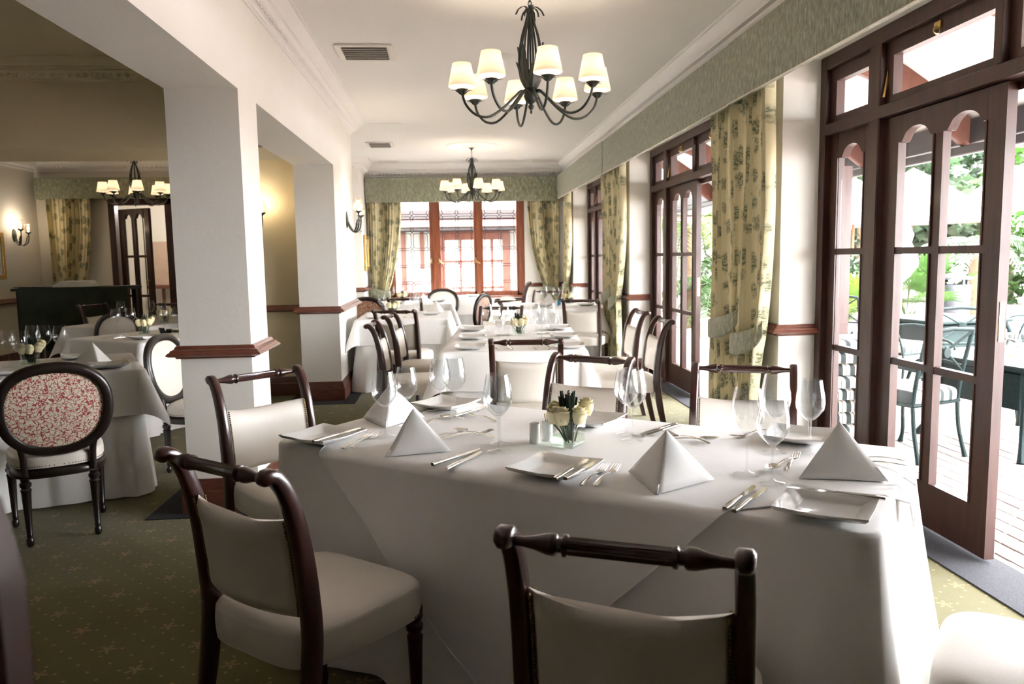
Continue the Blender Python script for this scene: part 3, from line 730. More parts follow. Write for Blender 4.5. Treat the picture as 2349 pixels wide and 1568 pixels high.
# ================================================================== wall lamps
def sconce(loc, rz, label, watts):
    r = thing('wall_lamp', label, 'wall lamp', loc, rz)      # +x leaves the wall, origin on the wall
    MB().lathe([(.052, 0), (.048, .012), (.02, .02), (.001, .022)], 20, RY(pi/2) @ Matrix.Diagonal((1.75, 1, 1, 1))).build('back_plate', 'iron', r)
    leaf_plate([(.02, 0, -.02), (.06, 0, -.10), (.12, 0, -.14), (.16, 0, -.12)], .018, None, 3).build('leaf', 'iron', r)
    for s_ in (-1, 1):
        M = RZ(s_*R(34)); zt = .055 if s_ < 0 else .02
        arm = MB().tube(curve([(.015, 0, -.03), (.05, 0, -.10), (.105, 0, -.135), (.155, 0, -.10), (.172, 0, -.03), (.172, 0, zt)], 22), .0075, 8, M, up=(0, 1, 0)).build('arm', 'iron', r)
        leaf_plate([(.11, 0, -.13), (.14, 0, -.08), (.15, 0, -.03), (.165, 0, .0)], .02, M, 4).build('leaf', 'iron', r)
        C = M @ T(.172, 0, zt)
        MB().lathe([(.008, -.005), (.014, .005), (.034, .018), (.037, .03), (.033, .03), (.028, .02), (.005, .012)], 14, C, cap=False).build('cup', 'iron', arm)
        MB().lathe([(.026, .026), (.044, .045), (.050, .068), (.044, .095), (.031, .122), (.029, .138), (.037, .156), (.0355, .156), (.0275, .138), (.0295, .122), (.0425, .095), (.0485, .068), (.0425, .046), (.025, .028)], 24, C, cap=False).build('glass_shade', 'hurricane', arm)
        MB().lathe([(.009, .03), (.009, .06), (.006, .062), (.014, .08), (.012, .10), (.001, .12)], 12, C).build('bulb', 'bulb', arm)
        point(r, C @ Vector((0, 0, .13)), watts, .015)
    return r
sconce((XL, 8.45, 1.80), 0, 'two-armed iron wall lamp on the white pier', .5)
sconce((-1.93, 8.05, 1.80), R(-90), 'iron wall lamp on the cream wall behind the near column', .5)
sconce((-5.95, 11.25, 1.78), 0, 'iron wall lamp on the side room end wall', .4)

# ================================================================== pictures and the sideboard
def picture(loc, rz, w, h, label, frame='gilt', fw=.06):
    r = thing('picture', label, 'picture', loc, rz)      # +x leaves the wall
    prof = [(0, 0), (.03, 0), (.035, .015), (.02, fw*.5), (.028, fw*.8), (.012, fw)]
    for z0, z1, y0, y1 in ((-h/2, -h/2+fw, -w/2, w/2), (h/2-fw, h/2, -w/2, w/2), (-h/2+fw, h/2-fw, -w/2, -w/2+fw), (-h/2+fw, h/2-fw, w/2-fw, w/2)):
        MB().bbox(.002, .04, y0, y1, z0, z1, .006).build('frame_bar', frame, r, 30)
    MB().box(.002, .016, -w/2+fw, w/2-fw, -h/2+fw, h/2-fw).build('mount', 'paper', r, 0)
    MB().box(.016, .018, -w*.24, w*.24, -h*.26, h*.26).build('print', 'print_grey', r, 0)
    return r
picture((-1.385, 12.98, 1.475), 0, .46, .58, 'gilt framed picture beside the left window curtain')
picture((-5.95, 10.72, 1.50), 0, .42, .62, 'gilt framed picture cut by the left edge of the photo')
picture((-3.62, 14.6, 1.55), R(-90), .42, .85, 'narrow dark framed picture seen through the side room doors', 'black', .05)
# lobby furniture seen through the glazed doors
lb = thing('lobby_screen', 'peach panel with a dark shelf rail in the lobby', 'panel', (-4.55, 14.35, 0))
MB().bbox(-.75, .62, 0, .04, .98, 1.75, .004).build('panel', 'terracotta', lb, 0); MB().bbox(-.8, .8, -.12, .04, .92, .97, .004).build('shelf', 'dado_wood', lb, 0)
for k in (-.6, .55): MB().bbox(k, k+.05, 0, .04, 0, .92, .004).build('leg', 'dado_wood', lb, 0)
cab = thing('lobby_cabinet', 'dark wooden cabinet in the lobby behind the glass doors', 'cabinet', (-3.9, 13.7, 0))
MB().bbox(-.55, .55, -.2, .2, 0, .78, .006).build('body', 'mahogany', cab, 30); MB().bbox(-.58, .58, -.23, .22, .78, .81, .006).build('top', 'mahogany', cab, 30)
for k in (-.27, .27): MB().bbox(k-.24, k+.24, -.215, -.2, .08, .7, .005).build('door', 'mahogany', cab, 30)
bl = MB().lathe([(.03, 0), (.05, .01), (.12, .06), (.13, .075), (.12, .07), (.05, .015)], 20, T(-3.78, 13.62, .81)); tag(bl.build('bowl', 'china'), 'white bowl on the lobby cabinet', 'bowl')
lt = bpy.data.lights.new('lobby_fill', 'POINT'); lt.energy = 9; lt.shadow_soft_size = .15; lt.color = (1, .9, .82)  # fill light added out of view to brighten the lobby
lp = thing('added_lobby_lamp', 'unseen round lamp added to light the lobby', 'lamp', (-4.3, 13.2, 2.7))
MB().lathe([(.001, -.12), (.10, -.11), (.15, -.07), (.16, 0)], 24).build('globe', 'china', lp)
lo = bpy.data.objects.new('lobby_fill', lt); COL.objects.link(lo); lo.parent = lp; lo.location = (0, 0, -.35)
sb = thing('sideboard', 'tall sideboard under a dark green cloth in the side room', 'sideboard', (-4.75, 10.35, 0))
MB().bbox(-.70, .70, -.24, .24, 1.05, 1.085, .004).build('top', 'black', sb, 30)
for sx in (-.62, .62):
    for sy in (-.19, .19): MB().bbox(sx-.03, sx+.03, sy-.03, sy+.03, 0, 1.05, .004).build('leg', 'black', sb, 30)
def gcl(u, v):
    x = lerp(-.60, .70, u); z = lerp(1.092, .30, max(0, (v-.22)/.78)); y = lerp(.22, -.255, min(1, v/.22))
    k = max(0, (v-.22)/.78); return (x, y-k*(.03+.022*sin(u*31)+.012*sin(u*13+2)), z)
gc = MB().grid(90, 24, gcl).build('cover', 'green_baize', sb, 60)
nl = thing('folded_napkins', 'white folded cloth lying on the green sideboard', 'cloth', (-4.66, 10.12, 1.096), R(-6))
for k in range(4): MB().bbox(-.24+.02*k, .24-.015*k, -.12+.01*k, .12-.006*k, .019*k, .019*k+.017, .007).build('fold', 'white_linen', nl, 40)
tr = thing('tray', 'black tray on the left end of the green sideboard', 'tray', (-5.22, 10.25, 1.093)); MB().bbox(-.2, .2, -.14, .14, 0, .012, .004).build('base', 'black', tr, 30)
# blurred mahogany post close to the lens at the left edge
po = thing('screen_post', 'blurred dark red wooden post at the lower left edge', 'post', (-.306, .50, 0), 0)
MB().ribbon([(0, 0, .0), (0, 0, .6), (0, 0, 1.17), (0, 0, 1.225)], [.045, .045, .045, .03], [.045, .045, .045, .03]).build('shaft', 'mahogany', po)
MB().bbox(-.10, .10, -.10, .10, 0, .03, .008).build('foot', 'mahogany', po, 30)

# ================================================================== chairs
def nails(pts, r=.0042):
    b = MB()
    for p, n in pts:
        n = Vector(n).normalized(); q = n.to_track_quat('Z', 'Y').to_matrix().to_4x4()
        b.lathe([(r, -.001), (r*.8, r*.5), (.0003, r*.75)], 6, T(*p) @ q, cap=False)
    return b
def along(a, b_, step):
    a, b_ = Vector(a), Vector(b_); n = max(1, int((b_-a).length/step)); return [a.lerp(b_, (k+.5)/n) for k in range(n)]
STILE = [(-.275, 0), (-.245, .12), (-.215, .26), (-.198, .38), (-.192, .46), (-.198, .56), (-.212, .68), (-.232, .77), (-.256, .835), (-.283, .873), (-.306, .880), (-.322, .866)]
def stile_y(z):
    for (y0, z0), (y1, z1) in zip(STILE[:-1], STILE[1:]):
        if z0 <= z <= z1: return lerp(y0, y1, (z-z0)/(z1-z0))
    return STILE[-2][0]
def seat_mesh(wf, wb, d, z0, z1, dome=.022, n=28, m=8, power=5):
    def fn(u, v):
        a = 2*pi*u; c, s_ = cos(a), sin(a); e = 2/power
        x = math.copysign(abs(c)**e, c); y = math.copysign(abs(s_)**e, s_)
        w = lerp(wb, wf, (y+1)/2)/2
        if v < .62:
            k = v/.62; zz = lerp(z0, z1-.02, k); g = 1+.012*sin(pi*k)
        else:
            k = (v-.62)/.38; g = cos(k*pi/2)**.55 if k < 1 else 0; zz = z1-.02+.02*min(1, k*2.2)+dome*(1-g*g)
        return (x*w*g, y*d/2*g, zz)
    b = MB().grid(n*4, m*2+4, fn, closed=True); b.f.append(tuple(range(n*4-1, -1, -1))); return b
def scroll_chair(label, arms=False, name='dining_chair'):
    r = thing(name, label, 'armchair' if arms else 'chair')
    for s_ in (-1, 1):
        x = s_*.205; P = [(x, y, z) for y, z in [tuple(interp([(a, b_) for a, b_ in [(p[0], p[1]) for p in STILE]], k/30)) for k in range(31)]] if False else [(x, *interp([Vector((p[0], p[1], 0)) for p in STILE], k/34).xy) for k in range(35)]
        wy = [lerp(.034, .052, min(1, p[2]/.35)) if p[2] < .5 else lerp(.052, .036, min(1, max(0, (p[2]-.6)/.28))) for p in P]
        wx_ = [.034]*(len(P)-3)+[.031, .027, .018]; wy[-3:] = [.036, .030, .016]
        MB().ribbon(P, wx_, wy).build('rear_post', 'mahogany', r, 50)
        MB().lathe([(.011, 0), (.014, .03), (.017, .06), (.0125, .07), (.016, .10), (.0215, .26), (.0235, .29), (.017, .298), (.025, .31), (.025, .325), (.018, .333), (.025, .345), (.025, .375)], 20, T(s_*.20, .185, 0), flute=(.09, .27, 10, .08)).build('leg', 'mahogany', r)
        if arms:
            MB().ribbon(curve([(s_*.215, -.215, .66), (s_*.235, -.08, .655), (s_*.245, .08, .64), (s_*.245, .17, .645), (s_*.245, .205, .63)], 16), .034, .026, None, (1, 0, 0)).build('arm', 'mahogany', r, 50)
            MB().ribbon(curve([(s_*.245, .15, .635), (s_*.24, .10, .56), (s_*.235, .12, .48), (s_*.23, .13, .40)], 12), .03, .034).build('arm_support', 'mahogany', r, 50)
            seat_mesh(.045, .045, .22, .655, .675, .008, 6, 3).add([], []).build('arm_pad', 'leather', r, 60).location = (s_*.24, .02, .003)
    # turned and reeded top rail
    half = [(0, .0165), (.088, .0165), (.092, .020), (.098, .020), (.101, .013), (.108, .013), (.111, .0185), (.116, .020), (.128, .019), (.150, .013), (.170, .0095), (.190, .009)]
    prof = [(r_, -h_) for h_, r_ in reversed(half)]+[(r_, h_) for h_, r_ in half[1:]]
    MB().lathe([(a, b_) for a, b_ in prof], 40, T(0, -.298, .872) @ RY(pi/2), flute=(-.0885, .0885, 16, .13)).build('top_rail', 'mahogany', r, 50)
    # upholstered back
    zb, zt = .495, .755
    def back(u, v):
        # u round the section (front then rear), v up; slightly dished top edge
        x = lerp(-.187, .187, u*2 if u <= .5 else 2-u*2); s_ = 1 if u <= .5 else -1
        t_ = abs(x)/.187
        zz = lerp(zb, zt-.018*(1-t_*t_), v); edge = min(1, min(v, 1-v)/.09)**.5 if 0 < v < 1 else 0
        th = (.012+.012*(1-t_**4))*(.35+.65*edge)
        return (x, stile_y(zz)-.028*(1-t_*t_)+s_*th, zz)
    b = MB().grid(44, 16, back, closed=True)
    b.f.append(tuple(range(43, -1, -1))); b.f.append(tuple(range(15*44, 16*44))); b.build('backrest', 'leather', r, 60)
    pts = []
    for s_ in (-1, 1):
        for k in range(30):
            z = lerp(zb+.005, zt-.003, (k+.5)/30)
            pts += [((s_*.180, stile_y(z)-.0165, z), (0, -1, 0)), ((s_*.180, stile_y(z)+.0165, z), (0, 1, 0))]
    # nail heads on the seat corners
    for s_ in (-1, 1):
        for p in along((s_*.196, -.218, .375), (s_*.205, -.218, .455), .0095): pts.append((p, (s_*.3, -1, 0)))
        for k in range(10):
            q = R(22+4.6*k); cx_, cy_ = cos(q)**.4, sin(q)**.4; w = lerp(.405, .49, (cy_+1)/2)/2
            pts.append(((s_*cx_*w*1.003, cy_*.2275*1.003, .364), (s_*cos(q), sin(q), 0)))
    stuff(nails(pts).build('nail_trim', 'nail_brass', r))
    seat_mesh(.49, .405, .455, .358, .462, .018).build('seat', 'leather', r, 60)
    return r
def oval_chair(label, back_mat):
    r = thing('dining_chair', label, 'chair')
    zc, ay = .675, .225; tilt = R(-9)
    B = T(0, -.205, .44) @ RX(-tilt) @ T(0, 0, zc-.44)
    def oval(a, k=1.0):
        c, s_ = cos(a), sin(a); e = .86
        x = math.copysign(abs(c)**e, c)*(.232+.012*s_)*k; z = math.copysign(abs(s_)**e, s_)*(.212)*k; return x, z
    n = 56; ring = MB(); prof = [(-.024, -.016), (-.014, -.022), (.010, -.021), (.022, -.012), (.024, .012), (.010, .022), (-.014, .021), (-.024, .014)]
    vs = []; fs = []
    for i in range(n):
        a = 2*pi*i/n; x, z = oval(a); d = Vector((x, z)).normalized()
        for o, y in prof: vs.append((x+d.x*o, y, z+d.y*o))
    for i in range(n):
        j = (i+1) % n
        for k in range(8): l_ = (k+1) % 8; fs.append((i*8+k, i*8+l_, j*8+l_, j*8+k))
    ring.add(vs, fs, B).build('back_frame', 'dark_oval_wood', r, 50)
    def pad(sgn, bulge):
        def fn(u, v):
            x, z = oval(2*pi*u, .905); k = max(1e-3, 1-v); return (x*k, sgn*(.006+bulge*(1-k*k)), z*k)
        return fn
    MB().grid(48, 8, pad(1, .03), B, closed=True).build('back_cushion', 'leather', r, 60)
    MB().grid(48, 8, pad(-1, .012), B, closed=True).build('back_cover', back_mat, r, 60)
    pts = []
    for i in range(90):
        x, z = oval(2*pi*i/90, .885)
        for sgn in (-1, 1): p = B @ Vector((x, sgn*.012, z)); pts.append((p, (0, sgn, 0)))
    for s_ in (-1, 1):
        MB().ribbon(curve([(s_*.148, -.20, .35), (s_*.150, -.205, .44), (s_*.158, -.215, .50), (s_*.176, -.225, .54)], 10), [.03]*6+[.034, .04, .04, .036], .03).build('back_post', 'dark_oval_wood', r, 50)
        for y, x in ((-.195, .148), (.185, .205)):
            MB().lathe([(.010, 0), (.017, .012), (.018, .035), (.012, .045), (.015, .055), (.013, .06), (.022, .27), (.025, .285), (.018, .293), (.026, .305), (.026, .318), (.018, .326), (.022, .34)], 20, T(s_*x, y, 0), flute=(.07, .275, 10, .09)).build('leg', 'dark_oval_wood', r)
    seat_mesh(.475, .40, .44, .335, .385, 0, 24, 4, 3.2).build('seat_rail', 'dark_oval_wood', r, 40)
    seat_mesh(.465, .39, .43, .384, .452, .022, 24, 6, 3.2).build('seat', 'leather', r, 60)
    for i in range(110):
        a = 2*pi*i/110; c, s_ = cos(a), sin(a); e = 2/3.2; x = math.copysign(abs(c)**e, c); y = math.copysign(abs(s_)**e, s_); w = lerp(.39, .465, (y+1)/2)/2
        pts.append(((x*w*1.006, y*.215*1.006, .394), (c, s_, 0)))
    stuff(nails(pts, .0034).build('nail_trim', 'nail_brass', r))
    return r
proto = scroll_chair('mahogany scroll-back chair turned three-quarter at the lower left of the nearest table'); proto.location = (-.40, 2.14, 0); proto.rotation_euler = (0, 0, R(-39)); proto['group'] = 'scroll-back dining chairs'
SCH = [((.392, 1.53), -23, 'scroll-back chair seen from behind at the bottom centre of the photo'),
 ((1.30, 1.52), 52, 'cream seat of the chair cut by the lower right corner'),
 ((-.66, 3.24), -137, 'scroll-back chair between the near column and the nearest table'),
 ((.49, 3.46), 141, 'scroll-back chair facing the camera behind the rose vase'),
 ((1.15, 2.975), 158, 'scroll-back chair behind the right end of the nearest table'),
 ((.47, 4.82), -7, 'scroll-back chair seen from behind at the near end of the second table'),
 ((-.315, 6.0), -92, 'nearer of the two side-on chairs left of the second table'),
 ((-.25, 6.84), -96, 'farther of the two side-on chairs left of the second table'),
 ((1.36, 6.67), 90, 'farther of the two side-on chairs right of the second table'),
 ((1.317, 5.78), 88, 'nearer of the two side-on chairs right of the second table'),
 ((1.56, 8.90), -22, 'scroll-back chair seen from behind at the table near the second pier'),
 ((1.27, 10.82), 154, 'scroll-back chair facing the camera beneath the right corner curtain'),
 ((.445, 7.36), 170, 'scroll-back chair at the far end of the second table'),
 ((-.46, 7.74), -17, 'scroll-back chair seen from behind at the table beside the white pier'),
 ((-.53, 10.05), -10, 'scroll-back chair glimpsed behind the roses of the table beside the pier'),
 ((-3.48, 9.40), 165, 'scroll-back chair in front of the glass doors of the side room'),
 ((-4.05, 9.65), -110, 'scroll-back chair pushed against the green sideboard')]
for (x, y), a, lab in SCH: dup(proto, (x, y, 0), R(a), lab, 'scroll-back dining chairs')
ov = oval_chair('oval-back chair with red coral print back at the left table', 'coral_print'); ov.location = (-2.05, 4.10, 0); ov.rotation_euler = (0, 0, R(28.5)); ov['group'] = 'oval-back dining chairs'
OVC = [((-1.66, 5.27), -98, 'cream oval-back chair half hidden by the near column'),
 ((-3.32, 7.62), 166, 'cream oval-back chair behind the second side room table'),
 ((-.11, 11.88), 184, 'cream oval-back chair in front of the leaded window')]
for (x, y), a, lab in OVC: dup(ov, (x, y, 0), R(a), lab, 'oval-back dining chairs')
ov2 = oval_chair('oval-back chair with brown print back by the dado of the white pier', 'tan_print'); ov2.location = (-1.02, 10.2, 0); ov2.rotation_euler = (0, 0, R(-12)); ov2['group'] = 'oval-back dining chairs'
ov3 = dup(ov, (.20, 10.38, 0), R(62), 'oval-back chair with coral print turned side-on in the aisle', 'oval-back dining chairs')
ac = scroll_chair('mahogany armchair seen side-on at the window table', True, 'armchair'); ac.location = (.90, 12.0, 0); ac.rotation_euler = (0, 0, R(86)); ac.scale = (1.1, 1.1, 1.1)

# ================================================================== tables and cloths
TZ = .75
def fold_xy(d, r=.012):
    # horizontal reach and drop of cloth that runs a length d past the table edge
    if d <= 0: return d, 0
    if d < r*pi/2: return r*sin(d/r), r*(1-cos(d/r))
    return r, r+d-r*pi/2
def base_cloth(a, b_, seed, drop=.742, z=TZ):
    rnd = random.Random(seed); ph = [rnd.uniform(0, 6.28) for _ in range(6)]; rc = .03; per = 2*(a+b_)*2
    N = 240; M_ = 28
    def outline(s_):
        L = [2*(a-rc), pi*rc/2, 2*(b_-rc), pi*rc/2]*2; tot = sum(L); q = (s_ % 1)*tot; i = 0
        while q > L[i]: q -= L[i]; i += 1
        if i == 0: return (-a+rc+q, -b_), (0, -1), 0
        if i == 2: return (a, -b_+rc+q), (1, 0), 0
        if i == 4: return (a-rc-q, b_), (0, 1), 0
        if i == 6: return (-a, b_-rc-q), (-1, 0), 0
        c = [(a-rc, -b_+rc, -pi/2), (a-rc, b_-rc, 0), (-a+rc, b_-rc, pi/2), (-a+rc, -b_+rc, pi)][i//2]
        t_ = c[2]+q/rc; return (c[0]+rc*cos(t_), c[1]+rc*sin(t_)), (cos(t_), sin(t_)), 1
    cor = [(a, -b_), (a, b_), (-a, b_), (-a, -b_)]
    def fn(u, v):
        (x, y), (nx, ny), c = outline(u)
        dc = min(hypot(x-p, y-q) for p, q in cor); ck = math.exp(-(dc/.16)**2)
        j = round(v*(M_-1))
        if j < 4: k = (0, .6, .97, 1)[j]; return (x*k, y*k, z)
        t_ = ((j-3)/(M_-4))**1.5; reach, dr = fold_xy(t_*(drop+.005))
        s_ = u*per
        rip = (.016*sin(s_*9.5+ph[0])+.012*sin(s_*17+ph[1])+.008*sin(s_*31+ph[2]))*t_**1.3*(1-.3*ck)
        f = reach+.006+.025*t_+rip+.055*ck*t_**1.2*(1+.5*sin(s_*40))
        return (x+nx*f, y+ny*f, max(.004, z-dr))
    return MB().grid(N, M_, fn, closed=True)
def edge_samples(a, ov, n_in=10, n_out=14):
    out = [a+ov*((k+1)/n_out)**1.7 for k in range(n_out)]
    return [-q for q in reversed(out)]+[lerp(-a, a, k/n_in) for k in range(n_in+1)]+out
def hem_of(fn, nu, nv):
    us = [k/(nu-1) for k in range(nu)]; vs = [k/(nv-1) for k in range(nv)]; h = MB()
    for P in ([fn(u, 0) for u in us], [fn(u, 1) for u in us], [fn(0, v) for v in vs], [fn(1, v) for v in vs]):
        Q = [P[0]]+[q for a, q in zip(P, P[1:]) if (Vector(q)-Vector(a)).length > 1e-4]
        if len(Q) > 3: h.tube(Q, .0022, 5)
    return h
def overlay_cloth(a, b_, ov, seed, z=TZ+.004):
    rnd = random.Random(seed); p0, p1 = rnd.uniform(0, 6), rnd.uniform(0, 6)
    XS, YS = edge_samples(a, ov), edge_samples(b_, ov); n = len(XS)
    def fn(u, v):
        x = XS[round(u*(n-1))]; y = YS[round(v*(n-1))]; dx = abs(x)-a; dy = abs(y)-b_; sx = 1 if x > 0 else -1; sy = 1 if y > 0 else -1
        if dx <= 0 and dy <= 0: return (x, y, z)
        if dy <= 0:
            rr, dr = fold_xy(dx); return (sx*(a+rr+.034+.02*dx/ov+.010*dx/ov*sin(11*y+p0)), y, z-dr)
        if dx <= 0:
            rr, dr = fold_xy(dy); return (x, sy*(b_+rr+.034+.02*dy/ov+.010*dy/ov*sin(11*x+p1)), z-dr)
        q = hypot(dx, dy); f = atan2(dy, dx); s2 = sin(2*f)
        h_ = (.20+.22*s2)*q; rr, dr = fold_xy(sqrt(max(1e-6, q*q-h_*h_)))
        return (sx*(a+(h_+.034)*cos(f)+rr*cos(f)), sy*(b_+(h_+.034)*sin(f)+rr*sin(f)), z-dr)
    b = MB().grid(n, n, fn); return b, hem_of(fn, n, n)
def diamond_cloth(a, b_, D, cx, z=TZ+.004):
    YS = edge_samples(b_, D-b_-.001, 20, 30); n = len(YS); nx = 60
    def fn(u, v):
        y = YS[round(v*(n-1))]; w = D-abs(y); x = cx+lerp(-w, w, u)
        dx = abs(x)-a; dy = abs(y)-b_; sx = 1 if x > 0 else -1; sy = 1 if y > 0 else -1
        if dx <= 0 and dy <= 0: return (x, y, z)
        if dy > 0 and dy >= dx:
            rr, dr = fold_xy(dy); return (x, sy*(b_+rr+.036*min(1, dy/.02)+.035*dy+.014*dy*sin(13*x)+.010*dy*sin(29*x+1)), z-dr)
        rr, dr = fold_xy(dx); return (sx*(a+rr+.036*min(1, dx/.02)+.05*dx), y, z-dr)
    b = MB().grid(nx, n, fn); return b, hem_of(fn, nx, n)
def table(x, y, rz, w, l, seed, lt, lc, lo_, over=None):
    a, b_ = w/2, l/2
    t_ = thing('dining_table', lt, 'table', (x, y, 0), rz, 'dining tables')
    MB().bbox(-a+.012, a-.012, -b_+.012, b_-.012, TZ-.035, TZ-.006, .004).build('tabletop', 'dado_wood', t_, 30)
    for sx in (-1, 1):
        for sy in (-1, 1): MB().lathe([(.018, 0), (.022, .05), (.03, .60), (.032, TZ-.035)], 12, T(sx*(a-.09), sy*(b_-.09), 0)).build('leg', 'mahogany', t_)
    c = base_cloth(a, b_, seed).build('tablecloth', 'cloth', None, 70); c.location = (x, y, 0); c.rotation_euler = (0, 0, rz); tag(c, lc, 'tablecloth', 'floor-length tablecloths')
    ob, hb = over or overlay_cloth(a, b_, .27, seed+9); o = ob.build('overlay_cloth', 'cloth', None, 70); hb.build('hem', 'cloth', o, 60); o.location = (x, y, 0); o.rotation_euler = (0, 0, rz); tag(o, lo_, 'tablecloth', 'overlay cloths')
    def at(lx, ly): return (x+lx*cos(rz)-ly*sin(rz), y+lx*sin(rz)+ly*cos(rz))
    return at
def table_labels(where): return ('dining table under white cloths, '+where, 'floor-length white tablecloth on the '+where, 'square white overlay cloth on the '+where)
T1 = table(.41, 2.50, R(-36.3), 1.885, .862, 1, 'large dining table set for six under white cloths in the foreground', 'floor-length white tablecloth on the foreground table', 'white overlay cloth laid cornerwise on the foreground table', diamond_cloth(.9425, .431, 1.11, -.05))
T2 = table(.49, 6.10, R(-5), .90, 1.92, 2, *table_labels('second table beyond the foreground roses'))
T4 = table(1.36, 9.82, R(-6), .92, 1.15, 3, *table_labels('table by the second curtained pier'))
T5 = table(-.50, 8.66, R(0), .90, 1.12, 4, *table_labels('table beside the white pier'))
T6 = table(-.50, 11.15, R(3), .92, .95, 5, *table_labels('table in front of the left window curtain'))
T7 = table(.06, 12.62, R(0), .86, .80, 6, *table_labels('table under the middle of the leaded window'))
L1 = table(-2.47, 4.93, R(26), .90, .90, 7, *table_labels('side room table behind the coral print chair'))
L2 = table(-2.57, 6.90, R(-33), .86, .86, 8, *table_labels('second side room table with a rose vase'))
L3 = table(-3.32, 8.42, R(-15), .86, .86, 9, *table_labels('third side room table half hidden by the column'))

# ================================================================== tableware
Z0 = TZ+.0055
ORD = ['first', 'second', 'third', 'fourth', 'fifth', 'sixth', 'seventh', 'eighth', 'ninth', 'tenth', 'eleventh', 'twelfth', 'thirteenth', 'fourteenth']
def wine_glass(h=.232, rb=.0435, parts=True):
    r = thing('wine_glass', '', 'glass'); k = h/.232; zb = .103*k
    bowl = [(.0042, zb), (.014, zb+.006), (.028, zb+.020), (rb-.003, zb+.038), (rb, zb+.056), (rb-.0015, zb+.080), (rb-.006, zb+.105), (rb-.0105, h)]
    inner = [(a-.0011, z+.0012) for a, z in reversed(bowl[1:-1])]
    foot = [(.034, 0), (.0345, .0015), (.026, .004), (.010, .0075), (.0048, .013)]; stem = [(.0046, .012), (.0036, .03), (.0036, zb-.012), (.0048, zb+.002)]
    if parts:
        MB().lathe(bowl+[(rb-.0115, h)]+inner+[(.001, zb+.0075)], 28, cap=False).build('bowl', 'crystal', r, 60)
        MB().lathe(stem, 10, cap=False).build('stem', 'crystal', r, 60); MB().lathe(foot, 28, cap=False).build('foot', 'crystal', r, 60)
        return r
    bpy.data.objects.remove(r)
    return tag(MB().lathe(foot+stem[1:-1]+bowl, 18, cap=False).build('wine_glass', 'crystal', None, 60), '', 'glass')
def plate():
    b = MB(); H = .105
    def ring(h, z, cz): return [(sx*h+(0 if c else 0), sy*h, z+(cz if c else 0)) for sx, sy, c in ((-1, -1, 1), (0, -1, 0), (1, -1, 1), (1, 0, 0), (1, 1, 1), (0, 1, 0), (-1, 1, 1), (-1, 0, 0))]
    R_ = [ring(.052, 0, 0), ring(.062, .003, 0), ring(.098, .017, .003), ring(H, .023, .005), ring(H, .026, .005), ring(.100, .025, .005), ring(.070, .0085, .001), ring(.062, .006, 0)]
    vs = sum(R_, []); fs = [tuple(range(7, -1, -1)), tuple(range(56, 64))]
    for k in range(7):
        for i in range(8): j = (i+1) % 8; fs.append((k*8+i, k*8+j, k*8+8+j, k*8+8+i))
    return tag(b.add(vs, fs).build('plate', 'china', None, 25), '', 'plate')
def handle(b, L, s0=0.0):
    n = 12; vs = []; fs = []
    for k in range(n):
        t_ = k/(n-1); x = -L*t_; w = lerp(.0028, .0095, t_**1.5) if t_ < .93 else .0065; z = .004+.006*sin(pi*t_)+s0*(1-t_)
        vs += [(x, -w, z), (x, -w*.4, z+.0018), (x, w*.4, z+.0018), (x, w, z), (x, 0, z-.0015)]
    for k in range(n-1):
        for i in range(5): j = (i+1) % 5; fs.append((k*5+i, k*5+j, k*5+5+j, k*5+5+i))
    fs += [(4, 3, 2, 1, 0), tuple(range((n-1)*5, n*5))]; b.add(vs, fs)
def fork():
    r = thing('fork', '', 'fork'); b = MB(); handle(b, .125, .004); b.build('handle', 'silver', r, 50)
    b = MB(); P = [(0, .0028, .008), (.012, .006, .004), (.022, .0115, .0035), (.034, .0122, .005)]
    vs = []; fs = []
    for x, w, z in P: vs += [(x, -w, z+.001), (x, w, z+.001), (x, w, z-.0008), (x, -w, z-.0008)]
    for k in range(3):
        for i in range(4): j = (i+1) % 4; fs.append((k*4+i, k*4+j, k*4+4+j, k*4+4+i))
    b.add(vs, fs)
    for j in range(4):
        y = lerp(-.0105, .0105, j/3); b.tube([(.032, y, .0048), (.05, y, .009), (.066, y*.96, .0125), (.078, y*.94, .013)], [.0019, .0017, .0014, .0006], 5)
    b.build('tines', 'silver', r, 50); return r
def knife():
    r = thing('knife', '', 'knife'); MB().ribbon([(-.005, 0, .005), (-.03, 0, .0055), (-.09, 0, .0055), (-.115, 0, .0045)], [.010, .012, .0165, .012], .0085, None, (0, 1, 0)).build('handle', 'silver', r, 50)
    poly = [(-.006, -.005), (.004, -.009), (.07, -.010), (.098, -.006), (.112, .004), (.10, .0075), (.0, .0065)]
    MB().prism(poly, .0042, .0062).build('blade', 'silver', r, 30); return r
def spoon():
    r = thing('spoon', '', 'spoon'); b = MB(); handle(b, .13, .004); b.build('handle', 'silver', r, 50)
    def fn(u, v):
        a = 2*pi*u; k = v; return (.030+.032*cos(a)*k, (.019-.004*cos(a))*sin(a)*k, .0035+.0095*k*k)
    MB().grid(24, 6, fn, closed=True).build('bowl', 'silver', r, 60); return r
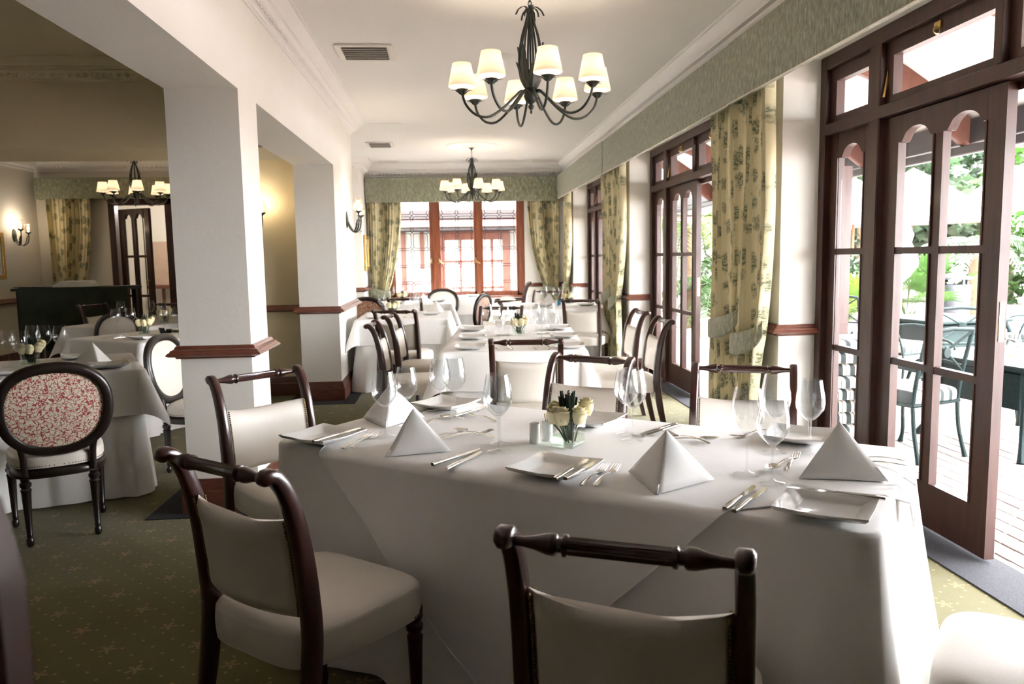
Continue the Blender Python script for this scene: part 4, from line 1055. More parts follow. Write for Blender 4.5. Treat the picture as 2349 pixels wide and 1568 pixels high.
def napkin():
    # tent fold: two faces meeting on a front ridge, open at the back
    r = thing('napkin', '', 'napkin')
    A, Fp, Lp, Rp, Bk = Vector((0, 0, .135)), Vector((0, -.125, 0)), Vector((-.115, .055, 0)), Vector((.115, .055, 0)), Vector((0, .02, .02))
    for nm, P, Q in (('left_fold', Lp, Fp), ('right_fold', Fp, Rp)):
        def fn(u, v, P=P, Q=Q):
            g = P.lerp(Q, u); p = g.lerp(A, v); n = (Q-P).cross(A-P).normalized(); bul = .007*sin(pi*u)*sin(pi*v)
            return p+n*bul+Vector((0, 0, .002))
        o = MB().grid(9, 9, fn).build(nm, 'napkin', r, 60); md = o.modifiers.new('thick', 'SOLIDIFY'); md.thickness = .004; md.offset = -1
    o = MB().add([A-Vector((0, -.004, .012)), Lp+Vector((.01, -.006, .001)), Rp+Vector((-.01, -.006, .001))], [(0, 1, 2)]).build('back_fold', 'napkin', r, 0)
    md = o.modifiers.new('thick', 'SOLIDIFY'); md.thickness = .003
    return r
def rose_head(b, h, M):
    # closed heart wound in a spiral, wrapped by three whorls of petals
    def heart(u, v):
        rr = .0165*cos(v*pi/2)**.6*(1+.10*sin(2*pi*u*2+v*9)); return (rr*cos(2*pi*u+v*4), rr*sin(2*pi*u+v*4), .026+.030*sin(v*pi/2))
    b.grid(18, 8, heart, M, closed=True)
    for ring, (n, rr0, zt, spread) in enumerate(((3, .0155, .060, 1.5), (4, .020, .057, 1.25), (5, .0235, .051, 1.0))):
        for k in range(n):
            a0 = k*2*pi/n+h+ring*.6
            def pet(u, v, a0=a0, rr0=rr0, zt=zt, spread=spread, ring=ring):
                a = a0+(u-.5)*2.1*spread*(1-.15*v); q = rr0*(.45+.62*sin(pi*min(1, v*.62+.08))); curl = max(0, v-.78)/.22
                q += (.0035+.002*ring)*curl*curl-.0045*v*v*(1 if ring == 0 else .5)+.0016*sin(3*a)
                return (q*cos(a), q*sin(a), zt*v-.003*ring*curl-.016*abs(u-.5)**2*v)
            b.grid(9, 8, pet, M)
def arrangement(label, loc, rz, seed, fine=True):
    rnd = random.Random(seed); r = thing('flower_vase', label, 'vase', loc, rz, 'square vases of cream roses'); s_ = .0425; H = .092
    v = MB(); t_ = .004
    v.bbox(-s_, s_, -s_, s_, 0, .010, .0015)
    for q in ((-s_, s_, -s_, -s_+t_), (-s_, s_, s_-t_, s_), (-s_, -s_+t_, -s_+t_, s_-t_), (s_-t_, s_, -s_+t_, s_-t_)): v.box(*q, .010, H)
    v.build('vase', 'vase_glass', r, 30)
    MB().box(-s_+t_+.0005, s_-t_-.0005, -s_+t_+.0005, s_-t_-.0005, .0105, .036).build('water', 'water', r, 0)
    spots = [(-.050, .012, .080, -.45, .2), (-.034, -.040, .078, -.35, .5), (.010, -.050, .076, .1, .6), (.050, -.022, .082, .45, .4), (.048, .034, .096, .5, -.3), (-.012, .050, .084, -.1, -.5)]
    for k, (x, y, z, tx, ty) in enumerate(spots):
        M = T(x, y, z) @ RZ(rnd.uniform(0, 6)) @ RX(ty*.25) @ RY(tx*.5) @ Matrix.Scale(1.0, 4)
        b = MB(); rose_head(b, rnd.uniform(0, 6), M); o = b.build('rose', 'rose', r, 60)
        g = MB(); 
        for j in range(5):
            a = j*2*pi/5; g.add([(.010*cos(a-.3), .010*sin(a-.3), .002), (.010*cos(a+.3), .010*sin(a+.3), .002), (.0265*cos(a), .0265*sin(a), .022)], [(0, 1, 2)], M)
        g.lathe([(.002, -.004), (.011, .002), (.010, .006)], 8, M, cap=False); g.build('sepal', 'rose_leaf', o, 0)
        MB().tube([M @ Vector((0, 0, 0)), (x*.55, y*.55, .05), (x*.25+.008, y*.25, .012)], .0028, 6).build('stem', 'rose_leaf', o)
    b = MB()
    for k in range(44 if fine else 16):
        a = rnd.uniform(0, 6.28); q = .030*sqrt(rnd.random()); x, y = q*cos(a), q*sin(a); hh = rnd.uniform(.150, .182)
        b.tube([(x*.5, y*.5, .02), (x+rnd.uniform(-.003, .003), y+rnd.uniform(-.003, .003), hh)], .0026, 5)
    stuff(b.build('cut_stems', 'stem_green', r)); return r
PR = dict(glass=wine_glass(), far_glass=wine_glass(parts=False), plate=plate(), fork=fork(), knife=knife(), spoon=spoon(), napkin=napkin()); USED = set()
GROUPS = dict(glass='wine glasses', far_glass='wine glasses', plate='square white plates', fork='forks', knife='knives', spoon='spoons', napkin='pyramid napkins')
def put(kind, x, y, rz, label, z=Z0, scale=None):
    p = PR[kind]
    if kind not in USED:
        USED.add(kind); p.location = (x, y, z); p.rotation_euler = (0, 0, rz); p['label'] = label; p['group'] = GROUPS[kind]; o = p
        if scale: o.scale = (scale,)*3
        return o
    return dup(p, (x, y, z), rz, label, GROUPS[kind], scale)
# --- foreground table
GL = [(-.241, 2.70, .99, 'wine glass behind the leftmost tent napkins, nearer the left plate'), (-.172, 2.861, .95, 'wine glass right behind the upright napkin at the left end'), (-.051, 3.026, .97, 'left glass of the pair before the far left plate'),
 (.006, 2.958, 1.02, 'right glass of the pair before the far left plate'), (.14, 2.423, 1.08, 'taller front glass left of the rose vase'), (.152, 2.526, .97, 'shorter glass overlapped left of the rose vase'),
 (.595, 2.60, .99, 'farther glass of the pair right of the rose vase'), (.594, 2.504, 1.05, 'nearer glass of the pair right of the rose vase'), (.815, 2.066, 1.06, 'leftmost glass of the four at the right end'),
 (.992, 2.29, 1.05, 'hindmost glass of the four at the right end'), (.85, 1.976, 1.0, 'nearest glass of the four at the right end'), (1.086, 2.255, 1.0, 'rightmost glass of the four at the right end')]
for x, y, s_, lab in GL: put('glass', x, y, 0, lab+' on the foreground table', scale=s_)
PA = R(-36.3)
PLT = [(-.449, 2.666, 'square plate at the left end of the foreground table'), (-.03, 3.19, 'square plate at the far left of the foreground table'), (.287, 2.152, 'square plate with two knives at the front of the foreground table'),
 (.50, 2.79, 'square plate partly behind the rose vase'), (1.135, 2.43, 'square plate behind the glasses at the right end'), (.878, 1.727, 'glossy square plate on the near right corner')]
for x, y, lab in PLT: put('plate', x, y, PA, lab, scale=1.0)
NAP = [(-.13, 2.49, -45, 1.0, 'tent napkin nearest the left chair'), (-.24, 2.96, -5, 1.05, 'tent napkin standing behind the left glasses'), (.575, 2.03, -27, 1.05, 'tent napkin in front centre of the foreground table'), (1.07, 2.045, 42, 1.08, 'tent napkin at the right end of the foreground table')]
for x, y, a, s_, lab in NAP: put('napkin', x, y, R(a), lab, scale=s_)
arrangement('cream roses in a square glass vase on the foreground table', (.372, 2.479, Z0), R(-38), 3)
CUT = [('fork', -.374, 2.507, -.286, 2.74, 'fork nearer the left plate'), ('fork', -.349, 2.497, -.257, 2.757, 'second fork beside the left plate'), ('knife', -.064, 2.286, .081, 2.446, 'upper knife of the pair right of the left napkin'), ('knife', -.024, 2.227, .088, 2.417, 'lower knife of the pair right of the left napkin'),
 ('spoon', .149, 2.587, -.014, 2.755, 'dessert spoon behind the left napkin'), ('fork', -.045, 2.62, .135, 2.69, 'dessert fork crossing the spoon behind the left napkin'), ('spoon', -.109, 2.85, -.02, 2.98, 'spoon between the left glasses'),
 ('fork', .156, 2.863, .049, 3.037, 'fork lying left of the rose vase by the far edge'), ('knife', .021, 3.007, .126, 3.141, 'knife beside the far left plate'), ('fork', -.02, 3.08, -.161, 3.09, 'fork in front of the far left plate'),
 ('fork', .324, 1.991, .455, 2.21, 'left fork of the pair right of the front plate'), ('fork', .357, 1.977, .49, 2.21, 'right fork of the pair right of the front plate'),
 ('knife', .804, 2.715, .636, 2.572, 'upper knife of the pair right of the vase'), ('knife', .801, 2.693, .653, 2.556, 'lower knife of the pair right of the vase'), ('spoon', .688, 2.475, .869, 2.46, 'dessert spoon right of the vase'), ('fork', .835, 2.399, .715, 2.60, 'dessert fork crossing the spoon right of the vase'),
 ('knife', .645, 1.772, .795, 1.95, 'left knife of the pair by the near right plate'), ('knife', .665, 1.757, .81, 1.922, 'right knife of the pair by the near right plate'), ('fork', .914, 2.046, 1.06, 2.27, 'fork standing out between the right glasses and napkin'), ('spoon', .994, 2.187, .902, 2.097, 'dessert spoon under the right glasses'),
 ('fork', 1.304, 2.129, 1.15, 2.19, 'upper fork behind the right napkin'), ('fork', 1.272, 2.082, 1.13, 2.14, 'lower fork behind the right napkin'), ('fork', 1.082, 2.564, .937, 2.483, 'fork seen through the right glasses')]
def lay(kind, x0, y0, x1, y1, lab, z=Z0):
    a = atan2(y1-y0, x1-x0); off = {'fork': .023, 'knife': .002, 'spoon': .034}[kind]; cx, cy_ = (x0+x1)/2, (y0+y1)/2
    return put(kind, cx+off*cos(a), cy_+off*sin(a), a, lab, z)
for k, *q in CUT: lay(k, *q[:4], q[4]+' on the foreground table')
for x0, y0, x1, y1, lab in ((.276, 2.01, .375, 2.158, 'left knife resting on the front plate'), (.297, 1.999, .416, 2.164, 'right knife resting on the front plate'), (-.455, 2.529, -.328, 2.699, 'knife resting on the left plate'), (1.012, 1.723, .834, 1.836, 'knife resting on the near right plate')): lay('knife', x0, y0, x1, y1, lab, Z0+.0265)
for (x, y, lab) in ((.268, 2.525, 'white ceramic shaker left of the rose vase'), (.315, 2.56, 'white shaker holding toothpicks behind the rose vase')):
    r = thing('cruet', lab, 'shaker', (x, y, Z0)); MB().lathe([(.0165, 0), (.018, .002), (.018, .064), (.0165, .067), (.015, .067), (.015, .05), (.001, .049)], 24).build('pot', 'china', r)
    if 'tooth' in lab:
        for k in range(12): a = k*.9; MB().tube([(.004*cos(a), .004*sin(a), .05), (.011*cos(a), .011*sin(a), .088+.004*sin(k*3))], .0009, 5).build('toothpick', 'pick', r)
# --- the other tables: glasses, plates, napkins, cutlery
def dress(where, seed, glasses, plates, roses, napkins, sets=(), fine=False):
    for k, (x, y) in enumerate(sorted(glasses, key=lambda p: p[0]/p[1])): put('far_glass', x, y, 0, '%s wine glass from the left on the %s' % (ORD[k], where), scale=1.0)
    for k, (x, y, a) in enumerate(sorted(plates, key=lambda p: p[0]/p[1]+.001*p[1])): put('plate', x, y, R(a), '%s square plate from the left on the %s' % (ORD[k], where))
    for k, (x, y, a) in enumerate(napkins): put('napkin', x, y, R(a), '%s tent napkin on the %s' % (ORD[k], where))
    for x, y in roses: arrangement('cream roses in a square vase on the %s' % where, (x, y, Z0), R(12), seed, fine)
    for k, (x, y, a) in enumerate(sets):
        put('fork', x-.04, y, R(a), '%s fork on the %s' % (ORD[k], where)); put('knife', x+.05, y, R(a), '%s knife on the %s' % (ORD[k], where))
dress('second table', 11, [(.30, 6.44), (.35, 5.65), (.43, 6.29), (.40, 5.49), (.68, 6.23), (.63, 5.44), (.82, 6.38), (.70, 5.29), (.34, 5.95), (.68, 5.80)], [(.18, 6.60, -5), (.16, 5.90, -5), (.13, 5.26, -5), (.90, 6.50, -5), (.85, 5.86, -5), (.79, 5.18, -5)], [(.53, 6.12)], [], [(.34, 5.24, 95), (.60, 5.20, 85), (.30, 6.12, 175), (.74, 6.12, 5)], True)
dress('table by the second pier', 12, [(1.20, 9.95), (1.32, 9.68), (1.62, 10.08), (1.62, 9.86)], [(1.15, 9.60, -6), (1.68, 9.60, -6), (1.60, 10.25, -6)], [(1.50, 9.98)], [(1.30, 10.2, 150)], [(1.35, 9.5, 85)])
dress('table beside the white pier', 13, [(-.77, 8.77), (-.42, 8.80), (-.38, 8.74), (-.36, 8.95)], [(-.80, 8.24, 3), (-.22, 8.62, 3), (-.5, 9.02, 3)], [(-.65, 8.72)], [(-.17, 9.0, 20)], [(-.45, 8.3, 88)])
dress('table before the left curtain', 14, [(-.83, 11.09), (-.71, 11.4), (-.48, 11.42), (-.37, 11.25), (-.62, 11.02)], [(-.18, 11.1, 3), (-.75, 10.85, 3)], [(-.69, 11.22)], [(-.38, 10.86, -30)])
dress('table under the leaded window', 15, [(0, 12.75), (.10, 12.65), (.20, 12.75), (.28, 12.62)], [(-.15, 12.45, 0), (.35, 12.45, 0)], [], [])
dress('side room table behind the coral print chair', 16, [(-2.61, 5.18), (-2.49, 5.14), (-2.66, 4.86), (-2.54, 4.76), (-2.70, 5.22)], [(-2.05, 4.78, 26), (-2.5, 4.62, 26), (-2.45, 5.28, 26)], [(-2.60, 4.98)], [(-2.22, 4.97, 35), (-2.72, 4.72, 50)], [(-2.3, 4.7, 100)], True)
dress('second side room table', 17, [(-2.89, 6.94), (-2.81, 7.05), (-2.55, 7.12), (-2.40, 7.02)], [(-2.50, 6.55, -33), (-2.42, 7.2, -33)], [(-2.66, 6.95)], [(-2.2, 6.95, -60)], [(-2.78, 6.72, 60)])
dress('third side room table', 18, [(-3.14, 8.40), (-3.04, 8.45), (-3.40, 8.3)], [(-3.2, 8.15, -15)], [(-2.97, 8.30)], [])
r = thing('name_card', 'small blue tent card on the table by the second pier', 'card', (1.36, 9.72, Z0), R(10)); MB().box(-.022, .022, -.001, .001, 0, .07, RX(R(14))).build('front', 'blue_card', r, 0); MB().box(-.022, .022, .032, .034, 0, .07, RX(R(-14))).build('back', 'paper', r, 0)
r = thing('name_card', 'small black tent card by the roses on the second side room table', 'card', (-2.52, 7.0, Z0), R(-20)); MB().box(-.03, .03, -.001, .001, 0, .06, RX(R(25))).build('front', 'black', r, 0); MB().box(-.03, .03, .05, .052, 0, .06, RX(R(-25))).build('back', 'black', r, 0)

# ================================================================== outdoors: patio, verandah, garden
PZ = -.04
pt = sbox('patio', 'mortar', 2.40, 30, -14, 34, PZ-.25, PZ-.006, 'sunlit brick paved terrace')
bl_, bw_ = .225, .1125; bm = {}
for nm in ('brick', 'brick_grey'):
    bm[nm] = MB().bbox(-bw_/2+.003, bw_/2-.003, -bl_/2+.003, bl_/2-.003, -.03, 0, .004).mesh('brick', 0); bm[nm].materials.append(MATS[nm])
spots = []
for i in range(-2, 40):
    for j in range(-6, 70):
        x = 2.45+i*bw_*1.0; y = 2.2+j*bl_+(i % 2)*bl_/2
        if 2.44 < x < 6.6 and 1.8 < y < 15: spots.append((x, y))
spots.sort(key=lambda p: hypot(p[0]-0, p[1])+ (0 if p[1] > 2.9 else 30))
brnd = random.Random(5); rest = MB()
for k, (x, y) in enumerate(spots):
    if k < 300:
        o = link('brick', bm['brick' if brnd.random() < .6 else 'brick_grey'], pt); o.location = (x, y, PZ+brnd.uniform(-.002, .002))
    else: rest.box(x-bw_/2+.003, x+bw_/2-.003, y-bl_/2+.003, y+bl_/2-.003, PZ-.03, PZ)
stuff(rest.build('brick_field', 'brick', pt, 0))
sbox('patio_far', 'brick', 6.6, 30, -14, 34, PZ-.02, PZ-.002); sbox('patio_far', 'brick', 2.44, 6.6, 15, 34, PZ-.02, PZ-.002); sbox('patio_far', 'brick', 2.44, 6.6, -14, 1.8, PZ-.02, PZ-.002)
sbox('ground_back', 'white_render', -8, 2.4, YB+.2, 34, PZ-.2, PZ)
# verandah roof: sloping white soffit, gutter and arched timber rafters
vr = MB(); vr.prism([(2.40, 3.10), (3.25, 3.10), (3.7, 2.95), (4.46, 2.44), (4.60, 2.44), (4.60, 2.56), (3.8, 3.10), (3.3, 3.22), (2.40, 3.22)], -6, 15, 'xz')
rf = struct(vr.build('verandah_roof', 'soffit', None, 0), 'white sloping verandah soffit')
for x0, x1, z0, z1, nm in ((4.36, 4.44, 2.25, 2.46, 'fascia'), (4.44, 4.56, 2.24, 2.36, 'gutter'), (4.30, 4.36, 2.16, 2.235, 'lower_fascia')): MB().bbox(x0, x1, -6, 15, z0, z1, .008).build(nm, 'gutter', rf, 30)
for yb in (1.55, 3.15, 4.75, 6.35, 7.95, 9.55, 11.15, 12.75):
    mid = curve([(2.41, 0, 2.62), (2.75, 0, 2.84), (3.2, 0, 2.96), (3.6, 0, 2.86), (4.0, 0, 2.62), (4.34, 0, 2.36), (4.50, 0, 2.27)], 26)
    MB().ribbon(mid, .075, [.22]*23+[.20, .16, .10], T(0, yb, 0), (0, 1, 0)).build('arched_rafter', 'outdoor_wood', rf, 40)

def iron_chair(label, loc, rz):
    r = thing('garden_chair', label, 'chair', loc, rz, 'cast iron garden chairs')
    for sx in (-1, 1):
        MB().tube(curve([(sx*.23, .22, .40), (sx*.235, .235, .25), (sx*.23, .225, .10), (sx*.24, .25, 0)], 12), [.013]*9+[.014, .017, .02], 8).build('leg', 'cast_iron', r)
        MB().tube(curve([(sx*.22, -.20, .40), (sx*.22, -.22, .20), (sx*.23, -.27, 0)], 10), [.014]*8+[.016, .018], 8).build('leg', 'cast_iron', r)
        MB().tube(curve([(sx*.22, -.20, .38), (sx*.22, -.23, .60), (sx*.22, -.29, .88)], 12), .014, 8).build('back_post', 'cast_iron', r)
        MB().tube(curve([(sx*.22, -.235, .62), (sx*.26, -.05, .64), (sx*.26, .14, .62), (sx*.25, .20, .52), (sx*.23, .22, .40)], 18), .012, 8).build('arm', 'cast_iron', r)
        MB().tube(curve([(sx*.22, -.235, .58), (sx*-.0, -.262, .74), (sx*-.22, -.29, .87)], 8), .009, 6).build('cross_bar', 'cast_iron', r)
    MB().tube([(-.22, -.29, .88), (0, -.305, .895), (.22, -.29, .88)], .014, 8).build('top_rail', 'cast_iron', r); MB().tube([(-.22, -.235, .58), (.22, -.235, .58)], .011, 8).build('lower_rail', 'cast_iron', r)
    MB().lathe([(.001, -.014), (.035, -.012), (.04, 0), (.035, .012), (.001, .014)], 14, T(0, -.265, .735) @ RX(pi/2)).build('medallion', 'cast_iron', r)
    MB().bbox(-.24, .24, -.22, .24, .37, .40, .01).build('seat_frame', 'cast_iron', r, 30)
    seat_mesh(.47, .46, .45, .40, .48, .012, 14, 4, 7).build('cushion', 'stripes', r, 60); return r
ic = iron_chair('green cast iron garden chair with striped cushion just outside the nearest door', (3.18, 5.12, PZ), R(20))
ICH = [((4.6, 7.6), -160, 'white-lit cast iron garden chair behind the terrace table'), ((4.85, 9.0), -60, 'cast iron garden chair at the far terrace table, left'), ((6.6, 8.3), 70, 'cast iron garden chair at the far terrace table, right'), ((4.5, 6.3), 170, 'cast iron garden chair facing away beside the terrace table')]
for (x, y), a, lab in ICH: dup(ic, (x, y, PZ), R(a), lab, 'cast iron garden chairs')
def iron_table(label, loc, rz, w, l):
    r = thing('garden_table', label, 'table', loc, rz)
    b = MB(); 
    b.bbox(-w/2, w/2, -l/2, l/2, .60, .635, .008).build('tabletop', 'cast_iron', r, 30); MB().bbox(-w/2+.05, w/2-.05, -l/2+.05, l/2-.05, .36, .58, .02).build('apron', 'cast_iron', r, 30) if False else None
    for sx in (-1, 1):
        for sy in (-1, 1): MB().tube(curve([(sx*(w/2-.06), sy*(l/2-.06), .60), (sx*(w/2-.02), sy*(l/2-.02), .45), (sx*(w/2-.07), sy*(l/2-.07), .2), (sx*(w/2-.0), sy*(l/2-.0), 0)], 14), [.024]*5+[.018]*6+[.02, .024, .026], 8).build('leg', 'cast_iron', r)
        MB().bbox(sx*(w/2-.08)-.012, sx*(w/2-.08)+.012, -l/2+.1, l/2-.1, .33, .58, .006).build('end_panel', 'cast_iron', r, 30)
    for sy in (-1, 1): MB().bbox(-w/2+.1, w/2-.1, sy*(l/2-.08)-.012, sy*(l/2-.08)+.012, .33, .58, .006).build('side_panel', 'cast_iron', r, 30)
    return r
iron_table('dark cast iron garden table cut by the right edge of the photo', (4.12, 5.25, PZ), R(8), .95, .95)
iron_table('farther cast iron garden table among the chairs', (5.7, 8.6, PZ), R(10), 1.0, 1.0)
st = MB(); cm = seat_mesh(.44, .43, .43, 0, .075, .01, 12, 4, 7)
for k in range(9):
    o = cm.build('cushion', 'stripes', None, 60); o.location = (2.93+.012*sin(k*2.1)+(.0 if k > 4 else -.02), 5.50+.01*cos(k*3), PZ+.088*k+.002); o.rotation_euler = (0, 0, R(8*sin(k*1.7)))
    tag(o, '%s cushion from the bottom of the striped stack outside the sidelight' % ORD[k], 'cushion', 'stacked striped cushions')
jug = thing('water_jug', 'glass jug with lemon on the dark garden table', 'jug', (3.93, 5.12, PZ+.636)); MB().lathe([(.04, 0), (.055, .02), (.05, .12), (.04, .17), (.045, .19)], 20, cap=False).build('body', 'vase_glass', jug); MB().lathe([(.001, 0), (.03, .006), (.03, .02), (.001, .025)], 14, T(0, 0, .02)).build('lemon', 'rose_heart', jug)

def umbrella(label, loc, w, zr, za):
    r = thing('parasol', label, 'parasol', loc, 0, 'white parasols'); MB().tube([(0, 0, 0), (0, 0, za)], .03, 10).build('pole', 'umbrella_pole', r)
    c = MB(); vs = [(0, 0, za)]; n = 8
    for ring, k in ((.35, .30), (.7, .64), (1, 1)):
        for i in range(n*2):
            a = pi*i/n; s_ = 1 if i % 2 == 0 else cos(pi/n)*.97; vs.append((w/2*ring*s_*cos(a), w/2*ring*s_*sin(a), lerp(za, zr, k)))
    for i in range(16): vs.append((vs[33+i][0], vs[33+i][1], zr-.10))
    fs = [(0, 1+i, 1+(i+1) % 16) for i in range(16)]
    for q in range(3):
        for i in range(16): j = (i+1) % 16; fs.append((1+q*16+i, 17+q*16+i, 17+q*16+j, 1+q*16+j))
    c.add(vs, fs).build('canopy', 'canvas', r, 20)
    for i in range(8): a = pi*i/4; MB().tube([(0, 0, zr+.1), (w/2*.98*cos(a), w/2*.98*sin(a), zr+.0)], .012, 6).build('rib', 'umbrella_pole', r)
    MB().bbox(-.3, .3, -.3, .3, 0, .08, .02).build('foot', 'slate', r, 30)
umbrella('large white parasol left of the closed one', (12.6, 20.5, PZ), 4.0, 2.24, 3.63); umbrella('large white parasol at the right edge', (12.9, 15.8, PZ), 4.0, 2.40, 3.55); umbrella('farther white parasol low behind', (17.6, 20.6, PZ), 4.2, 2.0, 2.9); umbrella('white parasol seen in the sidelight', (9.4, 17.6, PZ), 3.0, 2.1, 3.1)
cu = thing('closed_parasol', 'furled white parasol on an orange pole', 'parasol', (8.2, 13.6, PZ)); MB().tube([(0, 0, 0), (0, 0, 2.1)], .028, 10).build('pole', 'umbrella_pole', cu)
MB().lathe([(.02, .82), (.16, .95), (.30, 1.15), (.28, 1.35), (.16, 1.55), (.20, 1.7), (.06, 2.0), (.02, 2.1)], 20, None, (.82, 2.1, 7, .25)).build('furled_canopy', 'canvas', cu, 50); MB().bbox(-.25, .25, -.25, .25, 0, .07, .02).build('foot', 'slate', cu, 30)
bn = thing('litter_bin', 'dark round litter bin among the palms', 'bin', (9.5, 14.0, PZ)); MB().lathe([(.26, 0), (.28, .05), (.28, .75), (.27, .76)], 24).build('drum', 'litter_bin', bn); MB().lathe([(.31, .86), (.31, .90), (.001, .95)], 24).build('lid', 'litter_bin', bn)
for k in range(4): MB().bbox(-.02, .02, -.02, .02, .75, .87, .004, RZ(k*pi/2) @ T(.26, 0, 0)).build('lid_post', 'litter_bin', bn, 0)

# ------------------------------------------------------------------ planting
def frond(b, base, az, L, rise, droop, rnd, leaf=.22, n=26, w=.016):
    P = [Vector(base)+Vector((cos(az)*L*s_, sin(az)*L*s_, rise*s_-droop*s_*s_)) for s_ in [k/n for k in range(n+1)]]
    b.tube(P[::4]+[P[-1]], .010, 4); side = Vector((-sin(az), cos(az), 0))
    for k in range(3, n+1):
        s_ = k/n; ll = leaf*sin(pi*min(1, .15+s_*.85))**.7*(1.15-.5*s_); d = (P[k]-P[k-1]).normalized()
        for sg in (-1, 1):
            tip = P[k]+side*sg*ll*.85+d*ll*.55+Vector((0, 0, -ll*.35*rnd.uniform(.6, 1.3))); mid = P[k].lerp(tip, .5)+Vector((0, 0, ll*.08))
            b.add([P[k]-d*w*.4, P[k]+d*w*.4, mid+d*w, mid-d*w, tip], [(0, 1, 2, 3), (3, 2, 4)])
def palm(label, loc, h, nf, L, mat, seed, leaf=.22, rise=.9, droop=1.2):
    rnd = random.Random(seed); r = thing('palm', label, 'palm', loc)
    MB().lathe([(.16, 0), (.13, h*.3), (.11, h*.8), (.14, h), (.03, h+.1)], 12).build('trunk', 'bark', r)
    b = MB()
    for k in range(nf): az = k*2.399+rnd.uniform(-.2, .2); q = rnd.uniform(.5, 1.25); frond(b, (0, 0, h), az, L*rnd.uniform(.8, 1.1), rise*q*L, droop*L*rnd.uniform(.8, 1.1), rnd, leaf)
    stuff(b.build('fronds', mat, r, 0)); return r
def fan_palm(label, loc, nf, mat, seed, size=.5, h=.7):
    rnd = random.Random(seed); r = thing('fan_palm', label, 'palm', loc); b = MB()
    for k in range(nf):
        az = k*2.399; el = rnd.uniform(.35, 1.2); L = h*rnd.uniform(.7, 1.2); tip = Vector((cos(az)*cos(el)*L, sin(az)*cos(el)*L, sin(el)*L+.15)); b.tube([(0, 0, .05), tip], .008, 4)
        d = tip.normalized(); s_ = Vector((-sin(az), cos(az), 0)); u = s_.cross(d); n = 16
        for j in range(n):
            a = lerp(-1.9, 1.9, j/(n-1)); dr = d*cos(a)+s_*sin(a); e = tip+dr*size*rnd.uniform(.85, 1.05)-Vector((0, 0, .12*size)); m1 = tip+dr*size*.55; c = d*-sin(a)+s_*cos(a)
            b.add([tip, m1+c*.03*size/.5+u*.008, e, m1-c*.03*size/.5-u*.008], [(0, 1, 2, 3)])
    stuff(b.build('fans', mat, r, 0)); return r
def bush(label, loc, sx, sy, sz, n, mat, seed, leaf=.09, name='shrub', trunk=0.0):
    rnd = random.Random(seed); r = thing(name, label, 'shrub' if name == 'shrub' else 'tree', loc); b = MB()
    for k in range(n):
        while True:
            p = Vector((rnd.uniform(-1, 1), rnd.uniform(-1, 1), rnd.uniform(-1, 1)))
            if .45 < p.length < 1+.12*sin(5*p.x+3*p.z): break
        c = Vector((p.x*sx, p.y*sy, sz+trunk+p.z*sz)); d = Vector((rnd.gauss(0, 1), rnd.gauss(0, 1), rnd.gauss(0, .6))).normalized(); s_ = d.orthogonal().normalized(); s_ = Matrix.Rotation(rnd.uniform(0, 6), 3, d) @ s_; L = leaf*rnd.uniform(.6, 1.4)
        b.add([c-d*L, c+s_*L*.38, c+d*L, c-s_*L*.38], [(0, 1, 2, 3)])
    stuff(b.build('foliage', mat, r, 0)); MB().lathe([(.10, 0), (.07, sz+trunk), (.02, sz*1.6+trunk)], 8).build('stem', 'bark', r); return r
palm('tall fern palm glimpsed through the middle doors', (4.6, 14.7, PZ), 1.9, 26, 2.2, 'leaf_lime', 21, .34, .55, .9)
palm('dark trunked palm in the middle door opening', (4.95, 14.2, PZ), .75, 24, 1.5, 'leaf_mid', 22, .26, .8, 1.1)
palm('arching palm behind the furled parasol', (10.6, 15.0, PZ), 1.5, 22, 1.5, 'leaf_grey', 23, .30, .55, .95)
palm('straw tipped palm at the right of the garden', (14.6, 13.9, PZ), 1.9, 24, 1.9, 'leaf_straw', 24, .36, .45, 1.0)
palm('palm crown under the gutter', (13.2, 24.2, PZ), 3.2, 24, 2.2, 'leaf_mid', 25, .4, .5, 1.0)
fan_palm('bright fan palm beside the litter bin', (9.0, 14.7, PZ), 16, 'leaf_mid', 26, .7, 1.0); fan_palm('fan palm left of the furled parasol', (7.7, 14.6, PZ), 16, 'leaf_lime', 27, .6, .8); fan_palm('fan palm in the sidelight', (7.3, 13.9, PZ), 14, 'leaf_lime', 28, .55, .7)
fan_palm('low fan palm at the foot of the middle door', (5.15, 13.5, PZ), 12, 'leaf_mid', 29, .45, .4)
for k, (x, y, sx, sy, sz, n, mt, lf, lab) in enumerate([(7.4, 20.0, 1.5, 1.4, 1.6, 1700, 'leaf_dark', .10, 'dark broad shrub behind the sidelight'), (10.6, 22.4, 1.7, 1.2, 1.6, 1700, 'leaf_grey', .10, 'grey green shrub behind the furled parasol'), (6.0, 15.6, 1.0, 1.0, .9, 1200, 'leaf_mid', .09, 'mid green shrub at the terrace edge'), (15.6, 17.2, 1.5, 1.3, 1.5, 1800, 'leaf_mid', .13, 'broad leaved shrub at the right edge'), (3.7, 18.6, 1.1, 1.0, 1.7, 1500, 'leaf_dark', .11, 'dark shrub left of the fern palm'), (6.6, 17.0, 1.1, .9, 1.5, 1600, 'leaf_lime', .12, 'lime shrub behind the fern palm'), (12.2, 12.9, .9, .9, .5, 800, 'leaf_lime', .10, 'low lime shrub by the bin'), (9.0, 21.6, 1.3, 1.0, 1.3, 1800, 'leaf_dark', .12, 'dark hedge plant behind the furled parasol'), (14.4, 19.0, 1.2, 1.0, 1.2, 1800, 'leaf_mid', .12, 'hedge plant between the parasols'), (8.4, 15.9, .8, .8, .7, 1200, 'leaf_dark', .10, 'dark low shrub beside the fan palms')]): bush(lab, (x, y, PZ), sx, sy, sz, n, mt, 40+k, lf)
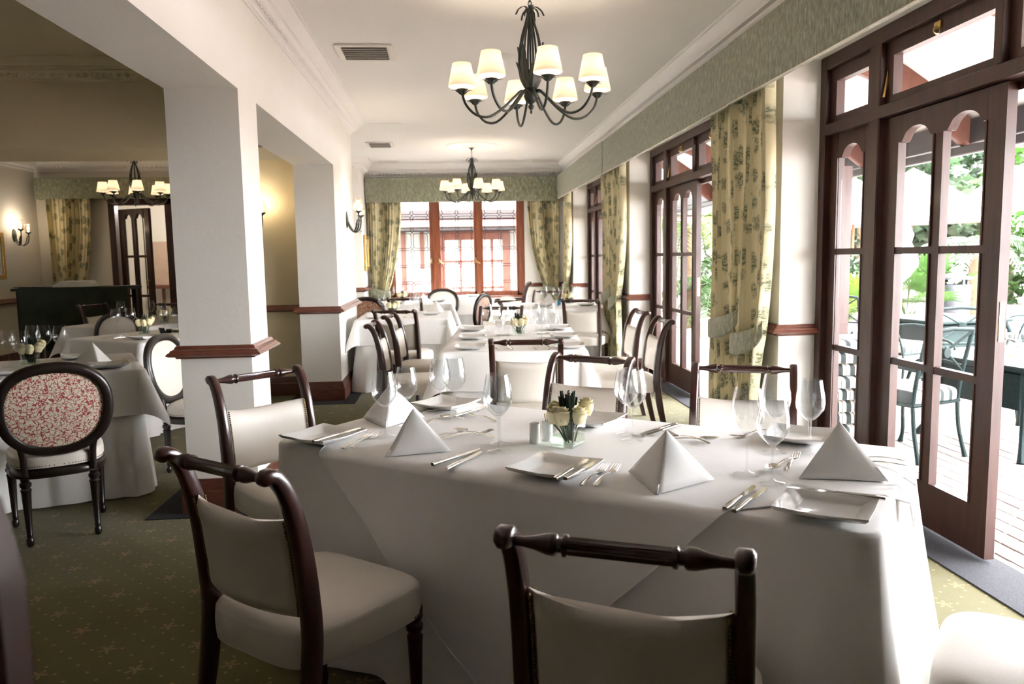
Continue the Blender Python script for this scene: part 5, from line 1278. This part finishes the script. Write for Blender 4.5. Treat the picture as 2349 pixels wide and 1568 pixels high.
for k, (x, y, s_, z, mt, lab) in enumerate([(9.0, 25.5, 2.9, 2.3, 'leaf_mid', 'tree left of the parasols'), (15.6, 28.0, 3.4, 2.6, 'leaf_grey', 'leafy tree above the parasols'), (22.6, 26.0, 3.4, 2.8, 'leaf_mid', 'tree at the right above the parasols'), (3.6, 23.0, 2.5, 2.2, 'leaf_dark', 'dark tree beyond the middle doors'), (25.5, 18.6, 3.0, 2.4, 'leaf_dark', 'tree far right beyond the terrace'), (12.4, 31.5, 3.2, 2.6, 'leaf_mid', 'hindmost tree above the left parasols'), (20.5, 32.0, 3.4, 2.8, 'leaf_dark', 'hindmost tree above the right parasols'), (6.2, 30.0, 3.0, 2.6, 'leaf_mid', 'hindmost tree beyond the middle doors')]): bush(lab, (x, y, PZ), s_, s_, z, 4200, mt, 60+k, .30, 'tree', .8)
pl_ = thing('planter', 'terracotta planter by the middle door opening', 'planter', (4.35, 12.9, PZ)); MB().lathe([(.14, 0), (.19, .25), (.21, .28), (.19, .30), (.17, .28), (.001, .25)], 20).build('pot', 'terracotta', pl_)

# neighbouring wing seen through the leaded window
wg = thing('garden_wing', 'white building wing with pink fascia and brown doors beyond the leaded window', 'building', (0, 16.6, 0))
MB().box(-5, 6, 0, .3, -.1, 3.4).build('wall', 'white_render', wg, 0); MB().bbox(-5, 6, -.75, 0, 2.16, 2.34, .01).build('eave', 'slate', wg, 0)
MB().bbox(-5, 6, -.7, 0, 2.0, 2.15, .01).build('fascia', 'pink_render', wg, 0); MB().bbox(-5, 6, -.66, 0, 1.93, 2.0, .01).build('lower_band', 'slate', wg, 0)
for x0, x1 in ((-.22, -.10), (.55, .67), (1.12, 1.28), (-1.02, -.92), (-.62, -.54)): MB().bbox(x0, x1, -.06, 0, 0 if x0 != -.62 else 1.15, 1.93, .01).build('post', 'outdoor_wood', wg, 0)
for x0 in (-.10, .67):
    w = .65 if x0 < 0 else .45; f = MB(); f.bbox(x0, x0+w, -.05, -.01, 1.75, 1.93, .01); f.bbox(x0+w/2-.02, x0+w/2+.02, -.05, -.01, .1, 1.76, .004); f.bbox(x0, x0+w, -.05, -.01, 1.28, 1.32, .004); f.bbox(x0, x0+w, -.05, -.01, .72, .76, .004); o = f.build('glazed_door', 'outdoor_wood', wg, 0)
    MB().grid(40, 3, lambda u, v: (x0+w*u, -.005+.008*sin(60*u), lerp(1.80, .1, v))).build('net_curtain', 'canvas', o, 60)
MB().bbox(-.9, -.62, -.03, 0, .5, .9, .01).build('low_panel', 'pink_render', wg, 0)
